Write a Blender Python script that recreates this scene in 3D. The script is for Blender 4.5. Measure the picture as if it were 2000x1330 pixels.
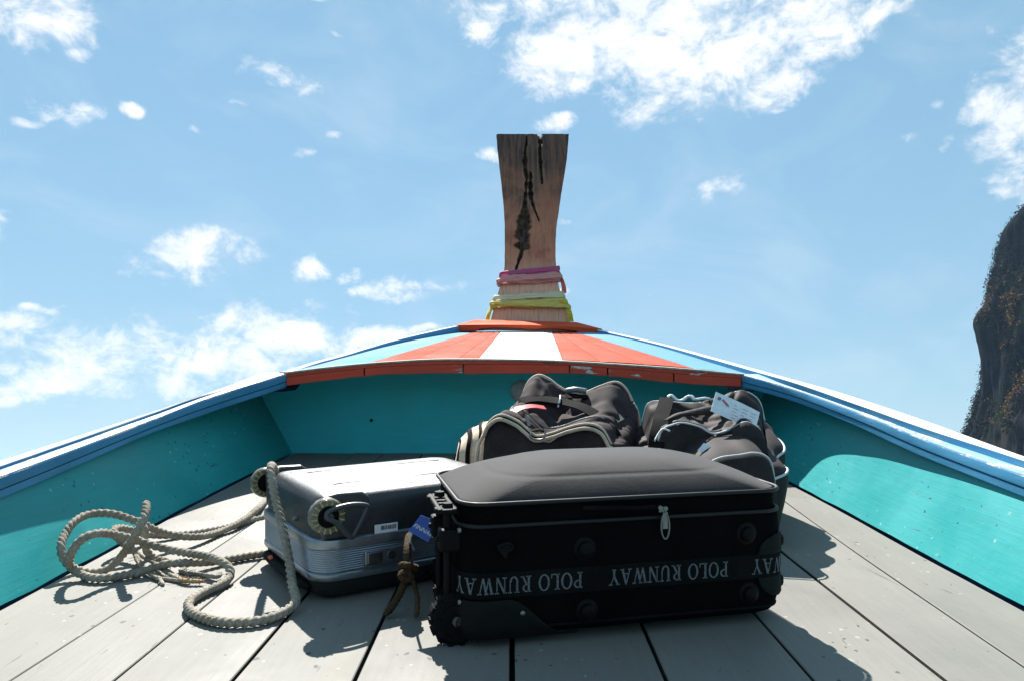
import bpy, bmesh, math, random
from mathutils import Vector, Matrix, noise
R = math.radians
random.seed(7)
scene = bpy.context.scene
for o in list(bpy.data.objects):
    bpy.data.objects.remove(o)
col = scene.collection

# The boat rides bow-up by ten degrees: everything on board is laid out in
# boat axes (x right, y towards the bow, z up from the floor) and tilted by T.
T = Matrix.Rotation(R(10.0), 4, 'X')

# ------------------------------------------------------------------ camera
cam = bpy.data.cameras.new('camera')
cam.sensor_width = 36.0
cam.lens = 36.0 * 1519 / 2000
cam.clip_start = 0.05
cam.clip_end = 20000
co = bpy.data.objects.new('camera', cam)
col.objects.link(co)
co.matrix_world = T @ Matrix.Translation((0, 0, 0.62)) @ Matrix.Rotation(R(90.0 - 0.19), 4, 'X')
scene.camera = co

# ------------------------------------------------------------------ sun, sky
EXPOSURE = 1.35
SUN_BOAT = Vector((-0.157, 0.714, 0.682)).normalized()
SUN = (T.to_3x3() @ SUN_BOAT).normalized()
sl = bpy.data.lights.new('sun', 'SUN')
sl.energy = 5.0
sl.angle = R(0.53)
sl.color = (1.0, 0.965, 0.90)
so = bpy.data.objects.new('sun', sl)
col.objects.link(so)
so.rotation_euler = SUN.to_track_quat('Z', 'Y').to_euler()
so.location = (0, 0, 30)
sun_el = math.asin(SUN.z)
sun_az = math.atan2(SUN.x, SUN.y)

vs = scene.view_settings
vs.view_transform = 'Standard'
vs.look = 'None'
vs.gamma = 1.0
vs.exposure = EXPOSURE
vs.use_curve_mapping = False
scene.cycles.max_bounces = 8
scene.cycles.use_denoising = True


class NT:
    """Small helper for writing node trees."""
    def __init__(self, tree):
        self.t = tree
        self.n = tree.nodes
        self.l = tree.links

    def new(self, typ, **kw):
        nd = self.n.new(typ)
        for k, v in kw.items():
            setattr(nd, k, v)
        return nd

    def put(self, sock, v):
        if isinstance(v, bpy.types.NodeSocket):
            self.l.new(v, sock)
        elif v is not None:
            sock.default_value = v

    def math(self, op, a, b=None, c=None, clamp=False):
        nd = self.new('ShaderNodeMath', operation=op, use_clamp=clamp)
        for i, v in enumerate((a, b, c)):
            if v is not None:
                self.put(nd.inputs[i], v)
        return nd.outputs[0]

    def vmath(self, op, a, b=None):
        nd = self.new('ShaderNodeVectorMath', operation=op)
        self.put(nd.inputs[0], a)
        if b is not None:
            self.put(nd.inputs[1], b)
        return nd.outputs['Value'] if op in ('DOT_PRODUCT', 'LENGTH') else nd.outputs[0]

    def mix(self, fac, a, b, blend='MIX'):
        nd = self.new('ShaderNodeMix', data_type='RGBA', blend_type=blend)
        self.put(nd.inputs[0], fac)
        self.put(nd.inputs[6], a)
        self.put(nd.inputs[7], b)
        return nd.outputs[2]

    def ramp(self, v, lo, hi, a=0.0, b=1.0, smooth=True):
        nd = self.new('ShaderNodeMapRange', interpolation_type='SMOOTHSTEP' if smooth else 'LINEAR')
        self.put(nd.inputs[0], v)
        for i, x in enumerate((lo, hi, a, b)):
            self.put(nd.inputs[i + 1], x)
        return nd.outputs[0]

    def noise(self, vec, scale, detail=4, rough=0.55, dist=0.0, dims='3D'):
        nd = self.new('ShaderNodeTexNoise', noise_dimensions=dims)
        self.put(nd.inputs['Vector'], vec)
        nd.inputs['Scale'].default_value = scale
        nd.inputs['Detail'].default_value = detail
        nd.inputs['Roughness'].default_value = rough
        nd.inputs['Distortion'].default_value = dist
        return nd.outputs[0]

    def mapping(self, vec, scale=(1, 1, 1), loc=(0, 0, 0), rot=(0, 0, 0)):
        nd = self.new('ShaderNodeMapping')
        self.put(nd.inputs[0], vec)
        self.put(nd.inputs[1], loc)
        nd.inputs[2].default_value = rot
        nd.inputs[3].default_value = scale
        return nd.outputs[0]


def c4(c):
    return (c[0], c[1], c[2], 1.0)


# clouds: azimuth, elevation, half width, half height (degrees), tilt, weight
CLOUDS = [(3.3, 29.9, 5.31, 1.95, -10, 1), (10.2, 31.1, 6.59, 3.47, 0, 1.2), (15.9, 28.9, 7.57, 3.1, 10, 1.2), (23.3, 29.4, 5.92, 2.14, 15, 1), (18.4, 26.8, 4.47, 1.72, 0, 1), (-0.4, 31.2, 3.16, 1.41, -20, 0.8), (28.1, 29.7, 1.9, 1.11, 0, 0.7), (3.7, 28.0, 2.86, 1.25, 0, 0.9), (12.3, 34.7, 11.74, 3.69, 0, 1.3), (35.2, 24.9, 1.97, 1.66, 0, 1), (33.7, 21.3, 1.87, 2.34, 0, 1), (34.4, 18.4, 1.56, 1.87, 0, 1), (37.1, 22.0, 2.99, 4.79, 0, 1.1), (-34.9, 27.8, 3.3, 1.74, 0, 1.1), (-31.6, 26.2, 1.0, 0.53, 0, 0.8), (-32.8, 22.6, 1.57, 0.88, -20, 0.8), (-31.5, 22.6, 1.43, 0.95, 30, 0.75), (-34.3, 21.5, 0.87, 0.43, 0, 0.8), (-18.5, 27.1, 2.92, 0.96, -10, 0.85), (-27.7, 23.5, 0.92, 0.46, 0, 0.8), (-19.8, 25.2, 0.96, 0.31, 0, 0.7), (-23.5, 23.1, 0.85, 0.3, 0, 0.65), (-13.8, 23.9, 0.78, 0.25, 0, 0.7), (-16.4, 22.4, 1.2, 0.57, 15, 0.8), (-22.9, 14.8, 4.0, 1.46, 12, 1.1), (-15.0, 14.4, 1.64, 1.02, 20, 0.85), (-12.4, 14.1, 0.96, 0.74, 0, 0.85), (-7.7, 13.6, 4.18, 0.75, 8, 1), (-34.4, 14.9, 1.25, 1.31, 0, 1), (-32.8, 9.2, 1.91, 1.02, 0, 1.1), (-32.0, 10.3, 1.61, 0.26, 0, 0.6), (-28.1, 7.8, 5.34, 2.07, 0, 1.1), (-23.4, 8.1, 4.51, 2.25, 0, 1.1), (-16.7, 9.6, 4.34, 1.99, 0, 1.2), (-12.0, 9.0, 3.14, 1.84, 0, 1), (-20.7, 6.4, 11.63, 1.94, 0, 0.9), (-30.5, 6.2, 3.25, 1.23, 0, 1), (-8.8, 10.3, 2.24, 0.82, 0, 0.7), (-6.1, 10.7, 1.5, 0.41, 0, 0.7), (-33.4, 7.1, 1.26, 0.63, 0, 0.8), (-32.9, 5.0, 1.58, 0.51, 0, 0.7), (15.5, 20.2, 2.22, 1.0, 18, 0.95), (3.1, 25.1, 1.74, 0.73, 0, 1), (-1.8, 23.1, 1.17, 0.59, 0, 0.9), (4.3, 18.5, 0.74, 0.37, 0, 0.8), (4.3, 13.2, 0.68, 0.3, 0, 0.7), (10.3, 13.0, 0.82, 0.26, 0, 0.55), (28.5, 21.8, 0.79, 0.29, 10, 0.8), (30.7, 21.1, 0.96, 0.45, 20, 0.55), (30.5, 23.2, 0.83, 0.51, 0, 0.5), (8.0, 26.8, 0.79, 0.36, 0, 0.5), (14.2, 24.8, 0.57, 0.32, 0, 0.6), (-13.7, 30.2, 0.69, 0.28, 0, 0.6), (-15.2, 28.5, 0.87, 0.31, 30, 0.5), (-15.8, 32.5, 1.35, 0.34, 0, 0.7)]
SKY_STRENGTH = 0.05


def make_world():
    w = bpy.data.worlds.new('World')
    scene.world = w
    w.use_nodes = True
    t = NT(w.node_tree)
    t.n.clear()
    out = t.new('ShaderNodeOutputWorld')
    bg = t.new('ShaderNodeBackground')
    t.l.new(bg.outputs[0], out.inputs[0])
    bg.inputs[1].default_value = SKY_STRENGTH
    sky = t.new('ShaderNodeTexSky', sky_type='NISHITA')
    sky.sun_disc = False
    sky.sun_elevation = sun_el
    sky.sun_rotation = sun_az % (2 * math.pi)
    sky.altitude = 0
    sky.air_density = 1.0
    sky.dust_density = 0.0
    sky.ozone_density = 1.0
    d = t.new('ShaderNodeTexCoord').outputs['Generated']
    d = t.vmath('NORMALIZE', d)
    # domain-warped direction so that the cloud outlines break up
    wv = t.new('ShaderNodeTexNoise')
    t.put(wv.inputs['Vector'], d)
    wv.inputs['Scale'].default_value = 9
    wv.inputs['Detail'].default_value = 3
    off = t.vmath('SUBTRACT', wv.outputs['Color'], (0.5, 0.5, 0.5))
    sc = t.new('ShaderNodeVectorMath', operation='SCALE')
    t.put(sc.inputs[0], off)
    sc.inputs[3].default_value = 0.05
    dw = t.vmath('ADD', d, sc.outputs[0])
    field = None
    for az, el, rx, ry, rot, wt in CLOUDS:
        a, e = R(az), R(el)
        c = Vector((math.sin(a) * math.cos(e), math.cos(a) * math.cos(e), math.sin(e)))
        rt = Vector((math.cos(a), -math.sin(a), 0))
        up = rt.cross(c)
        k = R(rot)
        u = (rt * math.cos(k) + up * math.sin(k)) / math.radians(rx)
        v = (up * math.cos(k) - rt * math.sin(k)) / math.radians(ry)
        du = t.vmath('DOT_PRODUCT', dw, tuple(u))
        dv = t.vmath('DOT_PRODUCT', dw, tuple(v))
        q = t.math('MULTIPLY_ADD', dv, dv, t.math('MULTIPLY', du, du))
        f = t.math('MULTIPLY_ADD', q, -0.55, wt * 0.70 - 0.04)
        field = f if field is None else t.math('SMOOTH_MAX', field, f, 0.15)
    # the rest of the sky carries the same kind of scattered cumulus
    mid = Vector((0, math.cos(R(18)), math.sin(R(18))))
    dm = t.vmath('DOT_PRODUCT', d, tuple(mid))
    el = t.new('ShaderNodeSeparateXYZ')
    t.put(el.inputs[0], d)
    z = el.outputs[2]
    away = t.ramp(dm, 0.80, 0.70)
    gen = t.noise(t.mapping(d, (1, 1, 2.2)), 3.2, 3, 0.5)
    gen = t.ramp(gen, 0.50, 0.68, -1.0, 0.9, smooth=False)
    gen = t.math('ADD', gen, t.ramp(away, 0, 1, -1.5, 0.0))
    field = t.math('MAXIMUM', field, gen)
    field = t.math('MAXIMUM', field, -1.0)
    # detail noise, stretched a little sideways
    dn = t.mapping(d, (1, 1, 1.35))
    n1 = t.noise(dn, 17, 10, 0.65, 0.35)
    n2 = t.noise(dn, 5.0, 3, 0.5)
    cl = t.math('MULTIPLY_ADD', t.math('SUBTRACT', n1, 0.5), 3.5, field)
    cl = t.math('MULTIPLY_ADD', t.math('SUBTRACT', t.noise(dn, 70, 5, 0.6, 0.4), 0.5), 0.75, cl)
    dens = t.ramp(cl, -0.05, 1.1)
    # faint veil in the blue
    veil = t.math('MULTIPLY', t.ramp(t.noise(t.mapping(d, (1, 1, 2.0)), 4.5, 5, 0.6, 0.8), 0.42, 0.8), 0.22)
    # sunlit tops, softly grey cores
    up2 = t.vmath('ADD', dn, tuple(SUN * 0.03))
    n3 = t.noise(up2, 17, 4, 0.55, 0.35)
    lit = t.math('SUBTRACT', t.noise(dn, 17, 4, 0.55, 0.35), n3)
    core = t.ramp(cl, 0.55, 1.5)
    sh = t.math('MULTIPLY', core, t.ramp(t.math('MULTIPLY_ADD', lit, 2.2, n2), 0.66, 0.40))
    g = 1.0 / SKY_STRENGTH / (2 ** EXPOSURE)
    ccol = t.mix(sh, (1.12 * g, 1.12 * g, 1.12 * g, 1), (0.72 * g, 0.80 * g, 0.87 * g, 1))
    # milky air low over the sea
    base = t.mix(1.0, sky.outputs[0], (0.78, 0.78, 0.80, 1), 'MULTIPLY')
    base = t.mix(0.5, base, (0.38 * g, 0.74 * g, 0.97 * g, 1))
    low = t.math('POWER', t.math('SUBTRACT', 1.0, t.math('MAXIMUM', z, 0.0)), 5.0)
    base = t.mix(t.math('MULTIPLY', low, 0.5), base, (0.42 * g, 0.60 * g, 0.64 * g, 1))
    base = t.mix(veil, base, (0.85 * g, 0.95 * g, 1.0 * g, 1))
    colr = t.mix(dens, base, ccol)
    t.put(bg.inputs[0], colr)
    w.cycles.sampling_method = 'MANUAL'
    w.cycles.sample_map_resolution = 512


make_world()

# ------------------------------------------------------------------ materials
def principled(name):
    m = bpy.data.materials.new(name)
    m.use_nodes = True
    t = NT(m.node_tree)
    p = t.n['Principled BSDF']
    return m, t, p


def bump(t, p, h, strength=0.3, dist=0.01):
    b = t.new('ShaderNodeBump')
    b.inputs['Strength'].default_value = strength
    b.inputs['Distance'].default_value = dist
    t.put(b.inputs['Height'], h)
    t.l.new(b.outputs[0], p.inputs['Normal'])
    return b


def plain(name, c, rough=0.5, metal=0.0, var=0.12, scale=40, bmp=0.1, spec=0.5):
    m, t, p = principled(name)
    tc = t.new('ShaderNodeTexCoord').outputs['Object']
    n = t.noise(tc, scale, 5, 0.6)
    k = t.ramp(n, 0.3, 0.7, 1 - var, 1 + var)
    t.put(p.inputs['Base Color'], t.mix(1.0, c4(c), k, 'MULTIPLY'))
    p.inputs['Roughness'].default_value = rough
    p.inputs['Metallic'].default_value = metal
    p.inputs['Specular IOR Level'].default_value = spec
    t.put(p.inputs['Roughness'], t.ramp(n, 0.3, 0.7, max(0.05, rough - 0.06), min(1, rough + 0.06)))
    if bmp:
        bump(t, p, t.noise(tc, scale * 4, 4, 0.6), bmp, 0.004)
    return m


def painted(name, c, rough=0.42, chip=None, chip_lo=0.70, along='Y', dirt=0.25, scratch=None, fade=None,
            bmp=0.25, per_obj=0.0, chipscale=11.0, spec=0.3, nicks=None):
    """Old brushed paint on wood: brush ridges along the board, blotches, nicks and chips."""
    m, t, p = principled(name)
    tc = t.new('ShaderNodeTexCoord').outputs['Object']
    oi = t.new('ShaderNodeObjectInfo')
    sh = t.new('ShaderNodeCombineXYZ')
    for i in range(3):
        t.put(sh.inputs[i], t.math('MULTIPLY', oi.outputs['Random'], 37.0 + 11 * i))
    v = t.vmath('ADD', tc, sh.outputs[0])
    sc = {'Y': (14, 1.0, 14), 'X': (1.0, 14, 14), 'Z': (14, 14, 1.0)}[along]
    sc2 = {'Y': (1, .22, 1), 'X': (.22, 1, 1), 'Z': (1, 1, .22)}[along]
    grain = t.noise(t.mapping(v, sc), 6, 6, 0.65, 0.2)
    blotch = t.noise(v, 2.6, 5, 0.6, 0.3)
    fine = t.noise(v, 90, 4, 0.65)
    k = t.ramp(blotch, 0.3, 0.72, 1 - dirt, 1 + dirt * 0.5, smooth=False)
    k2 = t.ramp(grain, 0.3, 0.7, 0.93, 1.05, smooth=False)
    base = t.mix(1.0, c4(c), t.math('MULTIPLY', k, k2), 'MULTIPLY')
    if per_obj:
        base = t.mix(1.0, base, t.ramp(oi.outputs['Random'], 0, 1, 1 - per_obj, 1 + per_obj, smooth=False), 'MULTIPLY')
    if fade:
        f = t.ramp(t.noise(t.mapping(v, sc2), 7, 6, 0.7, 0.4), 0.52, 0.74)
        base = t.mix(t.math('MULTIPLY', f, fade[1]), base, c4(fade[0]))
    hgt = t.math('MULTIPLY_ADD', grain, 0.5, t.math('MULTIPLY', fine, 0.18))
    if scratch:
        sn = t.noise(t.mapping(v, (sc[0] * .5, sc[1] * .9, sc[2] * .5), rot=(0.1, 0.05, 0.12)), 5, 3, 0.5, 1.2)
        s = t.math('MULTIPLY', t.ramp(sn, 0.700, 0.715), t.ramp(t.noise(v, 6, 3), 0.45, 0.6))
        base = t.mix(t.math('MULTIPLY', s, scratch[1]), base, c4(scratch[0]))
        hgt = t.math('MULTIPLY_ADD', s, -0.5, hgt)
    if nicks:
        vo = t.new('ShaderNodeTexVoronoi')
        vd = t.noise(v, 30, 2)
        vv = t.new('ShaderNodeTexNoise')
        t.put(vv.inputs['Vector'], v)
        vv.inputs['Scale'].default_value = 40
        wsc = t.new('ShaderNodeVectorMath', operation='SCALE')
        t.put(wsc.inputs[0], vv.outputs['Color'])
        wsc.inputs[3].default_value = 0.02
        t.put(vo.inputs['Vector'], t.vmath('ADD', t.mapping(v, (1, .8, 1)), wsc.outputs[0]))
        vo.inputs['Scale'].default_value = nicks[0]
        vc = t.new('ShaderNodeSeparateColor')
        t.put(vc.inputs[0], vo.outputs['Color'])
        rad = t.math('MULTIPLY', t.ramp(vc.outputs[0], nicks[1], 1.0, 0.05, 0.36, smooth=False), t.ramp(blotch, .35, .6, .4, 1.1))
        nk = t.ramp(t.math('SUBTRACT', rad, vo.outputs['Distance']), 0.0, 0.035)
        tone = t.mix(t.ramp(vc.outputs[1], .45, .55), c4(nicks[2]), c4([x * .22 for x in c]))
        base = t.mix(t.math('MULTIPLY', nk, .75), base, tone)
        hgt = t.math('MULTIPLY_ADD', nk, -0.7, hgt)
    if chip:
        cn = t.noise(t.mapping(v, sc2), chipscale, 9, 0.72, 0.25)
        ch = t.ramp(cn, chip_lo, chip_lo + 0.012)
        rim = t.ramp(cn, chip_lo - 0.015, chip_lo)
        base = t.mix(ch, base, t.mix(t.ramp(fine, .35, .65), c4(chip), c4([x * .6 for x in chip])))
        hgt = t.math('MULTIPLY_ADD', rim, -0.6, hgt)
    t.put(p.inputs['Base Color'], base)
    t.put(p.inputs['Roughness'], t.ramp(blotch, 0.3, 0.7, rough - 0.08, rough + 0.12))
    p.inputs['Specular IOR Level'].default_value = spec
    bump(t, p, hgt, bmp, 0.006)
    return m


def fabric(name, c, rough=0.85, weave=900, var=0.2, sheen=0.15, stain=None, spec=0.12):
    m, t, p = principled(name)
    tc = t.new('ShaderNodeTexCoord').outputs['Object']
    n = t.noise(tc, 9, 6, 0.6, 0.3)
    f = t.noise(tc, weave * 0.35, 2, 0.5)
    k = t.math('MULTIPLY', t.ramp(n, 0.3, 0.7, 1 - var, 1 + var), t.ramp(f, 0.3, 0.7, 0.82, 1.18))
    base = t.mix(1.0, c4(c), k, 'MULTIPLY')
    if stain:
        base = t.mix(t.math('MULTIPLY', t.ramp(t.noise(tc, 22, 6, 0.7), 0.55, 0.75), stain[1]), base, c4(stain[0]))
    t.put(p.inputs['Base Color'], base)
    p.inputs['Roughness'].default_value = rough
    p.inputs['Specular IOR Level'].default_value = spec
    p.inputs['Sheen Weight'].default_value = sheen
    p.inputs['Sheen Roughness'].default_value = 0.5
    bump(t, p, t.math('MULTIPLY_ADD', f, 0.3, n), 0.35, 0.004)
    return m


M = {}
M['floor'] = painted('grey_floor_paint', (0.182, 0.176, 0.160), 0.62, chip=(0.27, 0.25, 0.215), chip_lo=0.715, dirt=0.16,
                     scratch=((0.07, 0.065, 0.06), 0.9), nicks=(64, .80, (0.30, 0.29, 0.26)), fade=((0.215, 0.195, 0.155), 0.55), per_obj=0.06, bmp=0.2, spec=0.2)
M['bilge'] = plain('dark_bilge', (0.012, 0.012, 0.012), 0.9)
M['grime'] = plain('grimy_board_edge', (0.025, 0.023, 0.02), .9, 0, .3, 40, .2)
M['teal'] = painted('turquoise_paint', (0.018, 0.295, 0.305), 0.45, chip=(0.25, 0.40, 0.38), chip_lo=0.725, dirt=0.12,
                    scratch=((0.02, 0.07, 0.07), 0.8), nicks=(60, .72, (0.20, 0.42, 0.40)), bmp=0.2, chipscale=16)
M['teal_lifted'] = painted('turquoise_paint_lifted_for_shade', (0.034, 0.54, 0.62), 0.55, chip=(0.06, 0.10, 0.09), chip_lo=0.76, dirt=0.12,
                         along='X', bmp=0.3)  # same turquoise as the walls, base colour raised to offset the bulkhead's shade
M['blue'] = painted('blue_paint', (0.050, 0.245, 0.43), 0.5, chip=(0.55, 0.52, 0.45), chip_lo=0.72, dirt=0.2,
                    scratch=((0.02, 0.06, 0.16), 0.9), bmp=0.35, chipscale=15)
M['blue_worn'] = painted('worn_blue_paint', (0.16, 0.33, 0.52), 0.5, chip=(0.74, 0.70, 0.62), chip_lo=0.55, dirt=0.2, bmp=0.5, chipscale=13)
M['deckblue'] = painted('pale_blue_paint', (0.11, 0.26, 0.40), 0.75, spec=0.06, chip=(0.5, 0.55, 0.6), chip_lo=0.73, dirt=0.12)
M['white'] = painted('white_paint', (0.60, 0.60, 0.58), 0.62, spec=0.15, chip=(0.36, 0.22, 0.16), chip_lo=0.705, dirt=0.08,
                     scratch=((0.35, 0.33, 0.3), 0.7), bmp=0.35)
M['coral'] = painted('coral_paint', (0.40, 0.072, 0.042), 0.8, spec=0.05, chip=(0.6, 0.25, 0.18), chip_lo=0.72, dirt=0.12,
                     scratch=((0.35, 0.08, 0.05), 0.6), per_obj=0.04)
M['orange'] = painted('orange_paint', (0.58, 0.082, 0.03), 0.75, spec=0.06, chip=(0.4, 0.3, 0.25), chip_lo=0.73, dirt=0.1, along='X')
M['red'] = painted('worn_red_paint', (0.52, 0.062, 0.032), 0.5, chip=(0.62, 0.58, 0.52), chip_lo=0.625, dirt=0.2, along='X',
                   scratch=((0.1, 0.03, 0.02), 0.9), bmp=0.45, chipscale=17)
M['barewood'] = plain('bare_grey_wood', (0.30, 0.27, 0.23), 0.8, var=0.35, scale=30, bmp=0.4)
M['hull'] = painted('hull_paint', (0.05, 0.2, 0.45), 0.45, dirt=0.2)

# ------------------------------------------------------------------ mesh helpers
def lerp(a, b, t):
    return a + (b - a) * t


def smooth01(x):
    x = max(0.0, min(1.0, x))
    return x * x * (3 - 2 * x)


def table(xs, ys):
    """Smooth (monotone-ish Hermite) interpolation through a table."""
    n = len(xs)
    sl_ = [(ys[i + 1] - ys[i]) / (xs[i + 1] - xs[i]) for i in range(n - 1)]
    m_ = [sl_[0]] + [(sl_[i - 1] + sl_[i]) / 2 if sl_[i - 1] * sl_[i] > 0 else 0.0 for i in range(1, n - 1)] + [sl_[-1]]

    def f(x):
        if x <= xs[0]:
            return ys[0]
        if x >= xs[-1]:
            return ys[-1] + m_[-1] * (x - xs[-1])
        i = 0
        while x > xs[i + 1]:
            i += 1
        h = xs[i + 1] - xs[i]
        t = (x - xs[i]) / h
        t2, t3 = t * t, t * t * t
        return ((2 * t3 - 3 * t2 + 1) * ys[i] + (t3 - 2 * t2 + t) * h * m_[i] +
                (-2 * t3 + 3 * t2) * ys[i + 1] + (t3 - t2) * h * m_[i + 1])
    return f


def cr(pts, n=8, closed=False):
    """Catmull-Rom through points."""
    P = [Vector(p) for p in pts]
    out = []
    N = len(P)
    rng = range(N) if closed else range(N - 1)
    for i in rng:
        if closed:
            p0, p1, p2, p3 = P[i - 1], P[i], P[(i + 1) % N], P[(i + 2) % N]
        else:
            p1, p2 = P[i], P[i + 1]
            p0 = P[i - 1] if i else p1 * 2 - p2
            p3 = P[i + 2] if i + 2 < N else p2 * 2 - p1
        for k in range(n):
            t = k / n
            out.append(0.5 * ((2 * p1) + (p2 - p0) * t + (2 * p0 - 5 * p1 + 4 * p2 - p3) * t * t +
                              (3 * p1 - p0 - 3 * p2 + p3) * t ** 3))
    if not closed:
        out.append(P[-1].copy())
    return out


def resample(path, step):
    out = [path[0].copy()]
    acc = 0.0
    for a, b in zip(path, path[1:]):
        L = (b - a).length
        if L < 1e-9:
            continue
        t = step - acc
        while t <= L:
            out.append(a.lerp(b, t / L))
            t += step
        acc = L - (t - step)
    out.append(path[-1].copy())
    return out


def frames(path, closed=False):
    n = len(path)
    tan = []
    for i in range(n):
        if closed:
            d = path[(i + 1) % n] - path[i - 1]
        else:
            d = path[min(i + 1, n - 1)] - path[max(i - 1, 0)]
        tan.append(d.normalized() if d.length > 1e-9 else Vector((0, 0, 1)))
    up = Vector((0, 0, 1))
    if abs(tan[0].dot(up)) > 0.9:
        up = Vector((0, 1, 0))
    s = tan[0].cross(up).normalized()
    fr = []
    for t in tan:
        s = (s - t * s.dot(t))
        s = s.normalized() if s.length > 1e-6 else t.orthogonal().normalized()
        fr.append((t, s, s.cross(t)))
    return fr


class MB:
    def __init__(self):
        self.v = []
        self.f = []
        self.m = []

    def add(self, vs_, fs, mi=0):
        o = len(self.v)
        self.v += [tuple(x) for x in vs_]
        self.f += [tuple(i + o for i in f) for f in fs]
        self.m += [mi] * len(fs)

    def loft(self, rings, closed=True, cap=True, loop=False, mi=0, mif=None):
        n = len(rings[0])
        o = len(self.v)
        for r in rings:
            self.v += [tuple(p) for p in r]
        K = len(rings)
        for i in range(K if loop else K - 1):
            j = (i + 1) % K
            for k in range(n if closed else n - 1):
                q = (k + 1) % n
                self.f.append((o + i * n + k, o + i * n + q, o + j * n + q, o + j * n + k))
                self.m.append(mif(i, k) if mif else mi)
        if cap and closed and not loop:
            self.f.append(tuple(o + k for k in range(n))[::-1])
            self.m.append(mif(0, 0) if mif else mi)
            self.f.append(tuple(o + (K - 1) * n + k for k in range(n)))
            self.m.append(mif(K - 2, 0) if mif else mi)

    def box(self, c, s, rot=None, mi=0):
        c = Vector(c)
        vs_ = []
        for x in (-.5, .5):
            for y in (-.5, .5):
                for z in (-.5, .5):
                    p = Vector((x * s[0], y * s[1], z * s[2]))
                    if rot is not None:
                        p = rot @ p
                    vs_.append(c + p)
        self.add(vs_, [(0, 1, 3, 2), (4, 6, 7, 5), (0, 4, 5, 1), (2, 3, 7, 6), (0, 2, 6, 4), (1, 5, 7, 3)], mi)

    def prism(self, pts, vec, mi=0):
        vec = Vector(vec)
        a = [Vector(p) for p in pts]
        n = len(a)
        self.add(a + [p + vec for p in a],
                 [tuple(range(n))[::-1], tuple(range(n, 2 * n))] + [(i, (i + 1) % n, n + (i + 1) % n, n + i) for i in range(n)], mi)

    def tube(self, path, r, seg=8, closed=False, mi=0, flat=None):
        path = [Vector(p) for p in path]
        fr = frames(path, closed)
        rings = []
        for i, (p, (t, s, u)) in enumerate(zip(path, fr)):
            rr = r(i / max(1, len(path) - 1)) if callable(r) else r
            a = b = rr
            if flat:
                a, b = rr * flat[0], rr * flat[1]
            rings.append([p + s * (math.cos(2 * math.pi * k / seg) * a) + u * (math.sin(2 * math.pi * k / seg) * b) for k in range(seg)])
        self.loft(rings, True, not closed, closed, mi)

    def cyl(self, p0, p1, r0, r1=None, seg=20, mi=0, prof=None):
        p0, p1 = Vector(p0), Vector(p1)
        r1 = r0 if r1 is None else r1
        t = (p1 - p0).normalized()
        s = t.orthogonal().normalized()
        u = t.cross(s)
        prof = prof or [(0, r0), (1, r1)]
        rings = [[p0.lerp(p1, a) + (s * math.cos(2 * math.pi * k / seg) + u * math.sin(2 * math.pi * k / seg)) * rr
                  for k in range(seg)] for a, rr in prof]
        self.loft(rings, mi=mi)

    def build(self, name, mats, parent=None, loc=(0, 0, 0), smooth=False, bevel=0.0, auto=None):
        me = bpy.data.meshes.new(name)
        L = Vector(loc)
        me.from_pydata([tuple(Vector(v) - L) for v in self.v], [], self.f)
        if not isinstance(mats, (list, tuple)):
            mats = [mats]
        for m in mats:
            me.materials.append(m)
        for p, mi in zip(me.polygons, self.m):
            p.material_index = mi
        bm = bmesh.new()
        bm.from_mesh(me)
        bmesh.ops.recalc_face_normals(bm, faces=bm.faces)
        bm.to_mesh(me)
        bm.free()
        if smooth:
            for p in me.polygons:
                p.use_smooth = True
            if auto is not None:
                me.set_sharp_from_angle(angle=R(auto))
        o = bpy.data.objects.new(name, me)
        col.objects.link(o)
        if bevel:
            b = o.modifiers.new('bevel', 'BEVEL')
            b.width = bevel
            b.segments = 2
            b.limit_method = 'ANGLE'
            b.angle_limit = R(40)
        if parent is not None:
            o.parent = parent
        return o


def thing(name, label, cat, loc=(0, 0, 0), rz=0.0, group=None, aboard=True):
    o = bpy.data.objects.new(name, None)
    o.empty_display_size = 0.1
    col.objects.link(o)
    m = Matrix.Translation(loc) @ Matrix.Rotation(rz, 4, 'Z')
    o.matrix_world = (T @ m) if aboard else m
    o['label'] = label
    o['category'] = cat
    if group:
        o['group'] = group
    return o


def holder(name, parent):
    o = bpy.data.objects.new(name, None)
    o.empty_display_size = 0.1
    col.objects.link(o)
    o.parent = parent
    return o


# ------------------------------------------------------------------ sea
def make_sea():
    m, t, p = principled('sea_water')
    tc = t.new('ShaderNodeTexCoord').outputs['Object']
    n = t.noise(tc, 0.8, 8, 0.6, 0.4)
    t.put(p.inputs['Base Color'], t.mix(t.ramp(t.noise(tc, 0.02, 3), .35, .65), (0.01, 0.09, 0.11, 1), (0.012, 0.12, 0.13, 1)))
    p.inputs['Roughness'].default_value = 0.12
    p.inputs['IOR'].default_value = 1.33
    bump(t, p, n, 0.6, 0.25)
    mb = MB()
    S = 9000
    mb.add([(-S, -S, -0.6), (S, -S, -0.6), (S, S, -0.6), (-S, S, -0.6)], [(0, 1, 2, 3)])
    o = mb.build('sea', m)
    o['kind'] = 'structure'
    o['label'] = 'open green sea around the boat'


make_sea()

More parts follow.
